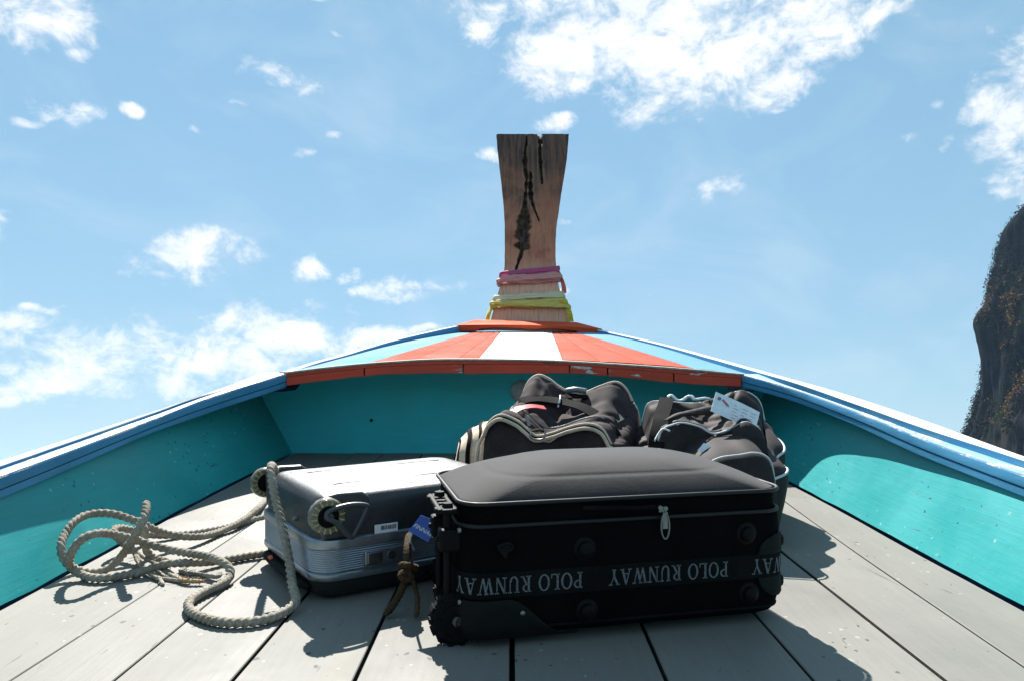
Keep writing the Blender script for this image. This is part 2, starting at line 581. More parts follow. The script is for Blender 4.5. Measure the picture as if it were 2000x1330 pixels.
# ------------------------------------------------------------------ boat tables (boat axes)
INNER = {-1: (table([-2, 0, 1.95, 2.78, 3.1, 3.35, 3.6], [-1.27, -1.28, -1.284, -1.262, -1.222, -1.152, -1.045]),
              table([-2, 0, 1.95, 2.78, 3.1, 3.45, 3.6], [.10, .135, .214, .288, .316, .363, .392]),
              table([-2, 0, 1.95, 2.78, 3.1, 3.45, 3.6], [.165, .20, .276, .340, .379, .430, .459])),
         1: (table([-2, 0, 1.95, 2.42, 2.85, 3.35, 3.6], [1.27, 1.28, 1.284, 1.277, 1.252, 1.168, 1.066]),
             table([-2, 0, 1.95, 2.42, 2.85, 3.35, 3.6], [.10, .135, .219, .250, .300, .360, .392]),
             table([-2, 0, 1.95, 2.42, 2.85, 3.35, 3.6], [.165, .20, .280, .311, .357, .417, .453]))}
OUTER = {-1: (table([-2, 0, 2.1, 2.9, 3.5, 3.8, 4.05, 4.4, 5.2, 6.05, 6.45], [-1.36, -1.38, -1.382, -1.317, -1.195, -1.118, -1.066, -1.005, -.856, -.597, -.44]),
              table([-2, 0, 2.1, 2.9, 3.5, 3.8, 4.05, 4.4, 5.2, 6.05, 6.45], [.18, .215, .290, .351, .417, .455, .487, .516, .593, .680, .724])),
         1: (table([-2, 0, 2.1, 2.55, 3.05, 3.5, 4.15, 5.1, 6.45], [1.36, 1.38, 1.382, 1.352, 1.289, 1.205, 1.122, 1.000, .72]),
             table([-2, 0, 2.1, 2.55, 3.05, 3.5, 4.15, 5.1, 6.45], [.18, .215, .303, .352, .407, .452, .505, .579, .690]))}
DB = 3.6          # front face of the deck beam, which overhangs the bulkhead
BULK = 4.0


def zfloor(d):
    return 0.03 * smooth01((d - 2.0) / 2.0)


def xfloor(d):
    return 1.178 if d < 2.5 else 1.178 - 0.048 * smooth01((d - 2.5) / 1.5) * 1.0


FLARE = 0.54

boat = thing('longtail_boat', 'wooden boat bow with turquoise sides, blue rails, coral deck and tall weathered prow post', 'boat')

# floor ------------------------------------------------------------
flo = holder('floor', boat)
sub = MB()
sub.add([(-1.4, -2, -0.05), (1.4, -2, -0.05), (1.4, 4.05, -0.045), (-1.4, 4.05, -0.045)], [(0, 1, 2, 3)])
sub.build('bilge_board', M['bilge'], flo)
# seams between planks: x at d=1.4 and at d=4 and the gap width
SEAMS = [(-1.158, -1.112, .0), (-0.909, -0.80, .0085), (-0.722, -0.655, .006), (-0.508, -0.455, .007), (-0.286, -0.283, .008),
         (0.0, 0.0, .011), (0.281, 0.300, .008), (0.546, 0.546, .006), (0.789, 0.775, .009), (0.963, 1.055, .008), (1.158, 1.112, .0)]


def seam_x(s, d):
    if s[2] == 0.0:
        return math.copysign(xfloor(d) - 0.014 + .003 * noise.noise((d * 3, s[0], 6)), s[0])
    return lerp(s[0], s[1], (d - 1.4) / 2.6)


for a, b in zip(SEAMS, SEAMS[1:]):
    mb = MB()
    rings = []
    dz = random.uniform(-0.0012, 0.0012)
    tw = random.uniform(-0.002, 0.002)
    for i in range(31):
        d = lerp(-2.0, 3.995, i / 30)
        x0 = seam_x(a, d) + a[2] / 2 + 0.0012 * noise.noise((d * 3, a[0] * 9, 1))
        x1 = seam_x(b, d) - b[2] / 2 + 0.0012 * noise.noise((d * 3, b[0] * 9, 5))
        z = zfloor(d) + dz
        e = 0.0018
        rings.append([(x0, d, z - .025), (x0, d, z - e - tw), (x0 + e, d, z - tw), (lerp(x0, x1, .33), d, z - tw * .3 + .001 * noise.noise((d * 2, x0, 0))),
                      (lerp(x0, x1, .66), d, z + tw * .3 + .001 * noise.noise((d * 2, x1, 3))), (x1 - e, d, z + tw), (x1, d, z - e + tw), (x1, d, z - .025)])
    mb.loft(rings, mif=lambda i, k: 1 if k in (0, 6, 7) else 0)
    mb.build('plank', [M['floor'], M['grime']], flo, smooth=True, auto=35)

# side walls -------------------------------------------------------
for s in (-1, 1):
    fx, fzb, fzt = INNER[s]
    ox, oz = OUTER[s]
    mb = MB()
    rings = []
    ds = [lerp(-2.0, BULK + 0.02, i / 60) for i in range(61)]
    for d in ds:
        xb, zf = xfloor(d), zfloor(d) + 0.003 + 0.003 * noise.noise((d * 6, s, 4))
        zt = min(fzb(min(d, 3.6)) + 0.02, .345)
        row = []
        for k in range(9):
            z = lerp(zf, zt, k / 8)
            wob = 0.002 * noise.noise((d * 1.7, z * 5, s * 3))
            row.append((s * (xb + FLARE * (z - zfloor(d)) + wob), d, z))
        rings.append(row)
    mb.loft(rings, closed=False)
    mb.build('side_wall', M['teal'], boat, smooth=True)
    # hull skin: from the cap's outer edge out and down below the water
    mb = MB()
    rings = []
    for i in range(70):
        d = lerp(-2.0, 6.75, i / 69)
        xo, zo = ox(d), oz(d)
        zb = fzb(min(d, 3.6))
        bow = smooth01((d - 4.0) / 2.75)
        xw = s * (xfloor(min(d, 4)) + FLARE * (zb - zfloor(d)) + 0.05)
        xw = lerp(xw, xo * 0.96 + 0.14 * bow * (1 - 0.96), bow) if d > 4.0 else xw
        cx = 0.14 * bow
        p = [(xo, d, zo - .02), (xw, d, min(zb, zo - .06, .325) if d < 4.0 else zo - .1), (lerp(xw, cx, .12 + .2 * bow), d, zo - .45 + .05 * bow),
             (lerp(xw, cx, .4 + .3 * bow), d, zo - .8 + .15 * bow), (cx, d, zo - 1.1 + .5 * bow)]
        rings.append(p)
    mb.loft(rings, closed=False)
    mb.build('hull_skin', M['hull'], boat, smooth=True)

# rails --------------------------------------------------------------
for s in (-1, 1):
    fx, fzb, fzt = INNER[s]
    ox, oz = OUTER[s]
    step = 0.013 if s < 0 else 0.024
    # lower board, proud by a hair under the upper moulding
    lo, up, cap = MB(), MB(), MB()
    r1, r2, r3 = [], [], []
    for i in range(121):
        d = lerp(-2.0, 3.605, i / 120)
        x, zb, zt = fx(d), fzb(d), fzt(d)
        o_ = ox(d)
        w1 = 0.008 * noise.noise((d * 2.1, 3 * s, 0)) * .3
        zc = lerp(zb, zt, 0.42)
        g = 0.003
        back = lerp(x, o_, 0.9)
        r1.append([(back, d, zb), (x + s * .006, d, zb + w1), (x + s * .002, d, zb + .004 + w1), (x + s * .002, d, zc - g), (back, d, zc - g)])
        e = 0.008
        r2.append([(back, d, zc), (x + s * .002, d, zc), (x, d, zc + .003), (x, d, zt - e), (x + s * e * .35, d, zt - e * .3), (x + s * e, d, zt), (lerp(x, o_, .55), d, zt + .001), (back, d, zt + .001)])
    lo.loft(r1)
    lo.build('rail_board', M['blue'], boat, smooth=True, auto=30)
    up.loft(r2, mif=lambda i, k: 1 if k in (3, 4, 5) else 0)
    up.build('rail_moulding', [M['blue'], M['blue_worn']], boat, smooth=True, auto=30)
    for i in range(161):
        d = lerp(-2.0, 6.42, i / 160)
        xo, zo = ox(d), oz(d)
        w = lerp(0.058, 0.046, smooth01((d - 2) / 2))
        xi = xo - s * w
        k_ = smooth01((d - 2.95) / .65)
        zi = lerp(max(fzt(min(d, 3.6)) + step, zo - .006), zo + .004, k_)
        base = fzt(d) + .0015 if d < 3.605 else zo - .05
        if s < 0:
            xi = lerp(lerp(fx(min(d, 3.6)), xo, 0.42), xi, k_)
        wv = 0.0015 * noise.noise((d * 5, s, 2))
        r3.append([(xi, d, base), (xi + wv, d, zi - .004), (xi + s * .004, d, zi), (lerp(xi, xo, .5), d, lerp(zi, zo, .5) + .002), (xo - s * .004, d, zo), (xo, d, zo - .005), (xo, d, zo - .03)])
    cap.loft(r3, mif=lambda i, k: 1 if k in (0, 6) else 0)
    cap.build('rail_cap', [M['white'], M['blue']], boat, smooth=True, auto=30)

# bulkhead ----------------------------------------------------------
BX = [-1.045, -.829, -.592, -.296, 0, .237, .533, .829, 1.064]
BT = table(BX, [.464, .49, .511, .525, .523, .516, .499, .478, .456])
BB = table(BX, [.397, .426, .449, .456, .459, .459, .438, .407, .395])


def zdeck(x, d):
    t = (d - 3.65) / 2.8
    cx = 0.14 * max(0, t)
    c = 0.062 * max(0.0, 1 - t * 1.05) ** 1.2 + 0.004
    hw = 1.06 - .46 * t
    return lerp(.520, .672, t) - c * min(1.25, ((x - cx) / hw) ** 2)


mb = MB()
N = 40
fr_, bk_ = [], []
for i in range(N + 1):
    u = lerp(-1, 1, i / N)
    xb, xt = u * 1.18, u * 1.31
    zt = min(zdeck(xt, BULK) - .034, .345 + 1.2 * max(0.0, 1.12 - abs(xt)))
    fr_.append([(xb, BULK, -.04), (lerp(xb, xt, .5), BULK + .001 * noise.noise((u * 4, 0, 0)), lerp(-.04, zt, .5)), (xt, BULK, zt),
                (xt, BULK + .03, zt), (xb, BULK + .03, -.04)])
mb.loft(fr_)
bulk = mb.build('bulkhead', M['teal_lifted'], boat, smooth=True, auto=30)
mb = MB()
mb.cyl((-.723, BULK - .0012, .198), (-.723, BULK - .004, .198), .0085, seg=16)
mb.build('drain_hole', M['bilge'], bulk)
mb = MB()
mb.cyl((.047, BULK - .001, .348), (.047, BULK - .014, .348), .052, seg=40, prof=[(0, .056), (.5, .056), (.8, .052), (1, .046)])
M['disc'] = plain('grey_blue_metal', (0.30, 0.38, 0.42), 0.5, 0.2, var=.25, scale=30)
mb.build('vent_cover', M['disc'], bulk, smooth=True, auto=35)

# red beam: a full upper strip, lower blocks, a worn bare edge --------
beam = holder('deck_beam', boat)
D0 = DB
X_ENDS = (-1.078, 1.098)


def beam_piece(name, xa, xb, za, zb_, d0, d1, mat, n=12, bev=.002, wob=0.0):
    mb_ = MB()
    rings_ = []
    for i in range(n + 1):
        x = lerp(xa, xb, i / n)
        w_ = wob * noise.noise((x * 14, za(x) * 3, 1))
        rings_.append([(x, d0, za(x) + w_), (x, d0, zb_(x)), (x, d1, zb_(x)), (x, d1, za(x))])
    mb_.loft(rings_)
    return mb_.build(name, mat, beam, bevel=bev)


cutz = lambda x: lerp(BB(x), BT(x), .62)
beam_piece('beam_board', X_ENDS[0], X_ENDS[1], cutz, lambda x: BT(x) - .010, D0, D0 + .07, M['red'], 50)
beam_piece('worn_edge', X_ENDS[0], X_ENDS[1], lambda x: BT(x) - .0095, lambda x: BT(x) + .0, D0 - .003, D0 + .075, M['barewood'], 60, .003, .001)
cuts = [-1.045, -.683, -.225, .265, .443, .749, 1.064]
for i, (xa, xb) in enumerate(zip(cuts, cuts[1:])):
    dz = random.uniform(-.003, .003)
    beam_piece('beam_block', xa + .003, xb - .003, lambda x: BB(x) + dz, lambda x: cutz(x) - .0008, D0 - .0025 + random.uniform(-.003, .002), D0 + .068, M['red'], 14, .0025, .0025)

# hidden filler blocks, added to stop sun leaking past the beam ends
for s in (-1, 1):
    xa, xb = s * 1.072, OUTER[s][0](3.66) - s * .006
    mb = MB()
    mb.box(((xa + xb) / 2, 3.648, .415), (abs(xb - xa), .078, .066))
    mb.build('light_leak_filler', M['blue'], boat, bevel=.003)

# fore deck ----------------------------------------------------------
deck = holder('fore_deck', boat)


front = [-.730, -.508, -.268, -.164, .240, .416, .628, .865]
back = [-.316, -.235, -.135, -.093, .329, .375, .43, .505]
mats = ['coral', 'coral', 'coral', 'white', 'coral', 'coral', 'coral']


def deck_strip(fa, fb, mat, gap=.0025, d1=6.46):
    mb_ = MB()
    rings_ = []
    for i in range(25):
        d = lerp(3.672, d1, i / 24)
        xa, xb = fa(d) + gap / 2, fb(d) - gap / 2
        top = [(lerp(xa, xb, k / 6), d, zdeck(lerp(xa, xb, k / 6), d) - (.002 if k in (0, 6) else 0)) for k in range(7)]
        rings_.append(top + [(xb, d, zdeck(xb, d) - .03), (xa, d, zdeck(xa, d) - .03)])
    mb_.loft(rings_)
    return mb_.build('deck_plank', mat, deck, smooth=True, auto=35)


lin = lambda a, b: (lambda d: lerp(a, b, (d - 3.65) / 2.75))
edges = [lin(a, b) for a, b in zip(front, back)]
for (fa, fb, mname) in zip(edges, edges[1:], mats):
    deck_strip(fa, fb, M[mname], gap=.003 if mname != 'white' else .005)
deck_strip(lambda d: OUTER[-1][0](d) + .03, edges[0], M['deckblue'])
deck_strip(edges[-1], lambda d: OUTER[1][0](d) - .03, M['deckblue'])

# crossboard at the foot of the prow ----------------------------------
mb = MB()
rings = []
for i in range(41):
    u = i / 40
    x = lerp(-.466, .738, u)
    xb = lerp(-.320, .560, u)
    zf = lerp(.722, .692, u) + .016 * (1 - (2 * u - 1) ** 2)
    zb_ = lerp(.777, .755, u)
    th = .050
    if .17 < u < .83:      # scalloped lower edge
        th = .034 - .010 * abs(math.sin(math.pi * (u - .17) / .33))
    yf = 6.35 - .02 * math.sin(math.pi * u)
    rings.append([(x, yf, zf - th), (x, yf, zf), (xb, 6.74, zb_), (xb, 6.74, zb_ - .09), (x * .97, yf + .05, zf - th)])
mb.loft(rings)
mb.build('crossboard', M['orange'], boat, bevel=.004)

# prow post ----------------------------------------------------------
POST_L = [(-0.194, 0.746), (-0.16, 0.889), (-0.13, 1.014), (-0.103, 1.117), (-0.076, 1.243), (-0.071, 1.63), (-0.084, 1.934), (-0.109, 2.187), (-0.151, 2.589), (-0.169, 2.795)]
POST_R = [(0.514, 0.746), (0.494, 0.824), (0.468, 0.927), (0.433, 1.063), (0.411, 1.284), (0.426, 1.63), (0.474, 1.934), (0.507, 2.122), (0.57, 2.475), (0.607, 2.795)]
pl = table([p[1] for p in POST_L], [p[0] for p in POST_L])
pr = table([p[1] for p in POST_R], [p[0] for p in POST_R])
# the prow rakes forward as it rises
post_d = table([.746, .889, 1.117, 1.499, 1.934, 2.364, 2.795], [6.86, 6.935, 7.114, 7.422, 7.736, 8.026, 8.30])


CR = [[(0.162, 2.762, 0.0059), (0.14, 2.588, 0.0116), (0.133, 2.441, 0.0269), (0.15, 2.252, 0.017), (0.134, 2.037, 0.0167), (0.129, 1.87, 0.0292), (0.114, 1.747, 0.0686), (0.108, 1.608, 0.082), (0.105, 1.51, 0.0741), (0.092, 1.433, 0.028), (0.065, 1.347, 0.0156), (0.033, 1.245, 0.0086)], [(0.3, 2.802, 0.0217), (0.29, 2.588, 0.0175), (0.294, 2.429, 0.0172), (0.303, 2.318, 0.0114), (0.305, 2.187, 0.0075)], [(0.192, 2.318, 0.0095), (0.187, 2.187, 0.0263), (0.192, 2.069, 0.026), (0.207, 1.974, 0.0166), (0.229, 1.87, 0.0091), (0.258, 1.768, 0.0054)]]


def crack_depth(x, z):
    """returns (depth 0..1, nearness 0..1)"""
    best, near = 0.0, 0.0
    xj = x + .012 * noise.noise((x * 7, z * 7, 0)) + .004 * noise.noise((x * 26, z * 30, 4)) + .003 * noise.noise((x * 70, z * 90, 8))
    for c in CR:
        for (xa, za, wa), (xb, zb2, wb) in zip(c, c[1:]):
            L2 = (xb - xa) ** 2 + (zb2 - za) ** 2
            t = max(0, min(1, ((xj - xa) * (xb - xa) + (z - za) * (zb2 - za)) / L2))
            dd = math.hypot(xj - lerp(xa, xb, t), z - lerp(za, zb2, t))
            w = 1.25 * lerp(wa, wb, t) * (1 + .75 * noise.noise((x * 4, z * 21, 7)))
            best = max(best, smooth01((w * .62 - dd) / (w * .35 + .002) + .5))
            near = max(near, smooth01(1 - (dd - w * .5) / .035))
    return best, near


def make_post():
    m, t, p = principled('weathered_prow_wood')
    tc = t.new('ShaderNodeTexCoord').outputs['Object']
    g = t.noise(t.mapping(tc, (9, .6, .6)), 4, 4, 0.6, 0.35)
    g2 = t.noise(t.mapping(tc, (30, 1.2, 1.2)), 4, 4, 0.6, 0.25)
    b = t.noise(t.mapping(tc, (1, 1, .6)), 3.0, 5, 0.6, 0.6)
    sx = t.new('ShaderNodeSeparateXYZ')
    t.put(sx.inputs[0], tc)
    lo = t.mix(t.ramp(b, .3, .7), (0.36, 0.115, 0.055, 1), (0.50, 0.175, 0.090, 1))
    lo = t.mix(t.ramp(t.noise(tc, 4.5, 4, .6), .52, .70), lo, (0.40, 0.085, 0.045, 1))
    hi = t.mix(t.ramp(g, .35, .62), (0.045, 0.018, 0.012, 1), (0.165, 0.066, 0.036, 1))
    hgt_ = t.math('MULTIPLY_ADD', t.math('SUBTRACT', b, .5), 1.6, sx.outputs[2])
    base = t.mix(t.ramp(hgt_, 1.75, 2.45), lo, hi)
    base = t.mix(t.ramp(sx.outputs[2], 1.45, 1.05), base, t.mix(b, (0.62, 0.285, 0.175, 1), (0.74, 0.40, 0.27, 1)))  # paler foot of the post, its stronger light put into the colour
    base = t.mix(t.math('MULTIPLY', t.ramp(g2, .48, .70), .55), base, (0.07, 0.032, 0.02, 1))
    at = t.new('ShaderNodeAttribute')
    at.attribute_name = 'wear'
    sp = t.new('ShaderNodeSeparateColor')
    t.put(sp.inputs[0], at.outputs['Color'])
    grey = t.math('MULTIPLY', t.math('MULTIPLY', sp.outputs[1], t.ramp(g, .45, .60)), .55)
    base = t.mix(grey, base, (0.34, 0.21, 0.14, 1))
    rot = t.mix(t.ramp(t.noise(t.mapping(tc, (34, 34, 5)), 1.2, 5, .7), .40, .66), (0.012, 0.007, 0.004, 1), (0.13, 0.065, 0.032, 1))
    base = t.mix(sp.outputs[0], base, rot)
    t.put(p.inputs['Base Color'], base)
    p.inputs['Roughness'].default_value = 0.75
    bump(t, p, t.math('MULTIPLY_ADD', g2, .4, g), 0.55, 0.012)
    nx, nz = 84, 230
    mb_ = MB()
    wear = []
    vs_, fs = [], []
    for j in range(nz + 1):
        z = lerp(.72, 2.795, j / nz)
        for i in range(nx + 1):
            u = i / nx
            ztop = z
            x = lerp(pl(z), pr(z), u)
            e = min(u, 1 - u) * (pr(z) - pl(z))
            x += (.004 * noise.noise((0 if u < .5 else 9, z * 9, 2)) + .002 * noise.noise((0 if u < .5 else 9, z * 40, 2))) * (1 if e < .02 else 0)
            dpt, near = crack_depth(x, z)
            if z < 1.15:
                dpt *= 0
            y = post_d(z) + dpt * (.075 + .04 * noise.noise((x * 30, z * 14, 3))) + .006 * smooth01(1 - e / .012) \
                + .004 * noise.noise((x * 7, z * 1.6, 9)) + .0015 * noise.noise((x * 60, z * 4, 9))
            # notch broken out of the top where the second crack ends
            if j >= nz - 2:
                nb = smooth01(1 - abs(x - .30) / .018)
                ztop = z - .028 * nb - .004 * (noise.noise((x * 22, 0, 3)) + 1) - .012 * smooth01(1 - (x - pl(z)) / .015)
            vs_.append((x, y, ztop))
            wear.append((dpt, near))
    W = nx + 1
    for j in range(nz):
        for i in range(nx):
            a = j * W + i
            fs.append((a, a + 1, a + W + 1, a + W))
    # back and sides
    nb_ = len(vs_)
    for j in range(nz + 1):
        z = lerp(.72, 2.795, j / nz)
        for x in (pl(z), pr(z)):
            vs_.append((x, post_d(z) + .20, z - (.004 if j == nz else 0)))
            wear.append((0, 0))
    for j in range(nz):
        a, b2 = j * W, (j + 1) * W
        p0, p1 = nb_ + j * 2, nb_ + (j + 1) * 2
        fs.append((a, b2, p1, p0))
        fs.append((a + nx, p0 + 1, p1 + 1, b2 + nx))
        fs.append((p0, p1, p1 + 1, p0 + 1))
    fs.append(tuple(nz * W + i for i in range(W)) + (nb_ + nz * 2 + 1, nb_ + nz * 2))
    mb_.add(vs_, fs)
    o = mb_.build('prow_post', m, boat, smooth=True, auto=50)
    ca = o.data.color_attributes.new('wear', 'FLOAT_COLOR', 'POINT')
    for i, (a, b2) in enumerate(wear):
        ca.data[i].color = (a, b2, 0, 1)


make_post()
M['grille'] = M['barewood']


# ------------------------------------------------------------------ sashes round the prow
def cloth(name, c, var=.22, trans=0.25):
    m, t, p = principled(name)
    tc = t.new('ShaderNodeTexCoord').outputs['Object']
    n = t.noise(t.mapping(tc, (3, 3, 40)), 3, 4, .6, .3)
    t.put(p.inputs['Base Color'], t.mix(1.0, c4(c), t.ramp(n, .3, .7, 1 - var, 1 + var), 'MULTIPLY'))
    p.inputs['Roughness'].default_value = .7
    p.inputs['Sheen Weight'].default_value = .2
    tr = t.new('ShaderNodeBsdfTranslucent')
    tr.inputs[0].default_value = c4(c)
    mx = t.new('ShaderNodeMixShader')
    mx.inputs[0].default_value = trans
    t.l.new(p.outputs[0], mx.inputs[1])
    t.l.new(tr.outputs[0], mx.inputs[2])
    t.l.new(mx.outputs[0], t.n['Material Output'].inputs[0])
    bump(t, p, n, .5, .008)
    return m


def sash_band(name, z0l, z1l, z0r, z1r, mat, parent, seed, out=.012, folds=4, amp=.007):
    """A gathered strip of cloth wound once round the post; z0/z1 lower and upper edge at left and right."""
    mb_ = MB()
    rings_ = []
    per = []
    for i in range(100):
        u = i / 100 * 4
        per.append(u)
    nv = 25
    for u in per:
        row = []
        for k in range(nv):
            v = k / (nv - 1)
            q = u % 4
            if q < 1.6:
                f = q / 1.6
                s_, y_ = f, 0
            elif q < 2:
                f = 1
                y_ = (q - 1.6) / .4
            elif q < 3.6:
                f = 1 - (q - 2) / 1.6
                y_ = 1
            else:
                f = 0
                y_ = 1 - (q - 3.6) / .4
            z = lerp(lerp(z0l, z0r, f), lerp(z1l, z1r, f), v)
            z += .020 * noise.noise((u * 1.6, seed, v)) * (.5 if 0 < k < nv - 1 else 1) + .006 * noise.noise((u * 9, seed, v * 2))
            ph = v * folds * math.pi * 2 + 2.0 * noise.noise((u * 1.1, seed, 1)) * 2.4
            dpt = out + amp * (1 - 2 * abs(math.sin(ph * .5)) ** .6 + .9 * noise.noise((u * 3, v * 6, seed))) * math.sin(math.pi * min(1, v * 4 + .1)) - .008 * (abs(v - .5) * 2) ** 4 + .010 * noise.noise((u * 1.3, seed, 9))
            x = lerp(pl(z) - dpt, pr(z) + dpt, f)
            y = lerp(post_d(z) - dpt, post_d(z) + .20 + dpt, y_)
            row.append((x, y, z))
        rings_.append(row)
    mb_.loft(rings_, closed=False, loop=True)
    o = mb_.build(name, mat, parent, smooth=True)
    return o


def tail(name, pts, w, mat, parent, seed):
    path = cr(pts, 8)
    mb_ = MB()
    rings_ = []
    fr = frames(path)
    for i, (p_, (t_, s_, u_)) in enumerate(zip(path, fr)):
        f = i / (len(path) - 1)
        row = []
        for k in range(9):
            v = k / 8 - .5
            ww = w * (.55 + .6 * f) if callable(w) is False else w(f)
            row.append(p_ + Vector((0.3, -1, 0)).normalized() * (v * ww * .5) + Vector((1, .25, 0)) * (v * ww * .5) + Vector((0, -.7, 0)) * (.010 * math.sin(v * 14 + f * 3 + seed)) + Vector((.008 * math.sin(v * 11 + seed), 0, 0)))
        rings_.append(row)
    mb_.loft(rings_, closed=False)
    return mb_.build(name, mat, parent, smooth=True)


C_PINK, C_PALE, C_CORAL = cloth('magenta_cloth', (0.46, 0.06, 0.18)), cloth('pale_pink_cloth', (0.68, 0.28, 0.25)), cloth('coral_cloth', (0.72, 0.12, 0.09))
C_MINT, C_YEL, C_GOLD = cloth('pale_mint_cloth', (0.66, 0.60, 0.38)), cloth('yellow_cloth', (0.66, 0.52, 0.11)), cloth('gold_cloth', (0.66, 0.50, 0.03))
sa = thing('prow_sash', 'pink and magenta cloth sash tied round the wooden prow post, above the yellow one', 'sash', (0, 0, 0), 0, 'cloth sashes round the prow post')
sash_band('pale_wrap', 1.102, 1.187, 1.137, 1.238, C_PALE, sa, 3.0, .032, 5, .018)
sash_band('magenta_wrap', 1.180, 1.233, 1.232, 1.289, C_PINK, sa, 8.0, .034, 3, .016)
sash_band('pale_wrap', 1.118, 1.158, 1.165, 1.205, C_PALE, sa, 21.0, .046, 2, .012)
tail('coral_tail', [(.43, 7.20, 1.225), (.462, 7.13, 1.13), (.470, 7.06, 1.06), (.464, 7.03, 1.02)], .07, C_CORAL, sa, 1)
mbk = MB()
mbk.tube(cr([(.405, 7.20, 1.245), (.432, 7.18, 1.22), (.445, 7.18, 1.20)], 5), lambda f: .018 * (1 - .5 * abs(f - .4)), 9, flat=(1, .8))
mbk.build('knot', C_PINK, sa, smooth=True)
sb = thing('prow_sash', 'yellow and pale cream cloth sash tied round the foot of the prow post', 'sash', (0, 0, 0), 0, 'cloth sashes round the prow post')
sash_band('yellow_wrap', .875, .946, .894, .975, C_YEL, sb, 13.0, .034, 5, .020)
sash_band('cream_wrap', .944, 1.004, .972, 1.038, C_MINT, sb, 17.0, .030, 4, .017)
sash_band('yellow_wrap', .905, .942, .880, .915, C_YEL, sb, 27.0, .048, 2, .012)
tail('gold_tail', [(-.145, 6.95, .918), (-.190, 6.90, .872), (-.212, 6.85, .81), (-.216, 6.83, .765)], .045, C_GOLD, sb, 2)
tail('gold_tail', [(.452, 6.96, .945), (.496, 6.91, .890), (.512, 6.86, .83), (.520, 6.84, .76)], .055, C_GOLD, sb, 4)
mbk = MB()
mbk.tube(cr([(.43, 6.95, .950), (.458, 6.93, .935), (.488, 6.92, .915)], 5), lambda f: .022 * (1 - .6 * abs(f - .5)), 9)
mbk.build('knot', C_GOLD, sb, smooth=True)

# ------------------------------------------------------------------ luggage materials
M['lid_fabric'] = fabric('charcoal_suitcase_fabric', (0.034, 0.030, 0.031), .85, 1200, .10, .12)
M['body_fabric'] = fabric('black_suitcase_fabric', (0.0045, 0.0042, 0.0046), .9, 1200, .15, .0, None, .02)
M['strap_black'] = fabric('black_webbing', (0.008, 0.008, 0.0085), .8, 700, .25, .0, None, .03)
M['black_plastic'] = plain('black_plastic', (0.0042, 0.0042, 0.0046), .5, 0, .15, 60, .1, spec=.10)
M['guard_plastic'] = plain('dark_grey_plastic', (0.0085, 0.009, 0.0085), .6, 0, .15, 60, .15, spec=.08)
M['piping'] = plain('shiny_black_piping', (0.014, 0.015, 0.017), .55, 0, .1, 60, 0, spec=.25)
M['rubber'] = plain('black_rubber', (0.006, 0.006, 0.006), .8, 0, .3, 50, .3, spec=.1)
M['metal'] = plain('worn_steel', (0.20, 0.20, 0.195), .36, 1.0, .1, 60, .05)
M['letter'] = plain('grey_woven_letters', (0.115, 0.13, 0.142), .85, 0, .35, 300, .3, spec=.08)
M['silver'] = plain('silver_grey_shell', (0.017, 0.018, 0.020), .40, .08, .08, 90, .25, spec=.7)
M['shell_dark'] = plain('dark_grey_shell', (0.014, 0.014, 0.0145), .42, .0, .1, 90, .2)
M['alu'] = plain('brushed_aluminium', (0.30, 0.335, 0.38), .34, 0.85, .08, 50, .06)
M['trans_wheel'] = plain('amber_wheel_plastic', (0.15, 0.135, 0.095), .25, 0, .3, 70, .1)
M['wheel_glint'] = plain('painted_wheel_glint', (0.42, 0.38, 0.19), .3, .4, .2, 80, 0)  # bright colour for the painted highlights on the wheels
M['red_plastic'] = plain('red_plastic', (0.62, 0.03, 0.03), .3, 0, .1, 60, 0)
M['orange_dot'] = plain('orange_sticker', (0.65, 0.12, 0.05), .5, 0, .15, 90, 0)
M['paper'] = plain('white_card', (0.74, 0.75, 0.78), .55, 0, .06, 50, .05)
M['ink'] = plain('dark_ink', (0.05, 0.05, 0.06), .6, 0, .1, 50, 0)
M['pink_ink'] = plain('pink_ink', (0.55, 0.10, 0.18), .6, 0, .1, 50, 0)
M['tag_blue'] = plain('blue_tag_plastic', (0.02, 0.07, 0.36), .35, 0, .1, 60, 0)
M['white_plastic'] = plain('white_plastic', (0.72, 0.76, 0.80), .35, 0, .08, 60, .05)


def rrect(w, d, r, z, n=8, cx=0, cy=0):
    """Rounded rectangle ring starting at the front-left straight, counter-clockwise."""
    pts = []
    for (sx_, sy_, a0) in ((1, -1, -90), (1, 1, 0), (-1, 1, 90), (-1, -1, 180)):
        for k in range(n + 1):
            a = R(a0 + 90 * k / n)
            pts.append(Vector((cx + sx_ * (w / 2 - r) + r * math.cos(a), cy + sy_ * (d / 2 - r) + r * math.sin(a), z)))
    return pts


def subdiv_ring(pts, step):
    out = []
    n = len(pts)
    for i in range(n):
        a, b = pts[i], pts[(i + 1) % n]
        k = max(1, int(round((b - a).length / step)))
        for j in range(k):
            out.append(a.lerp(b, j / k))
    return out


# ------------------------------------------------------------------ black suitcase
W, D, HB = .72, .40, .288
RC = .055
bs = thing('suitcase', 'large black fabric suitcase lying flat with POLO RUNWAY strap lettering and puffy lid', 'suitcase',
           (.2055, 1.818, 0), R(13.15))


def bulge(z):
    return .004 * math.sin(math.pi * max(0, min(1, (z - .03) / .22)))


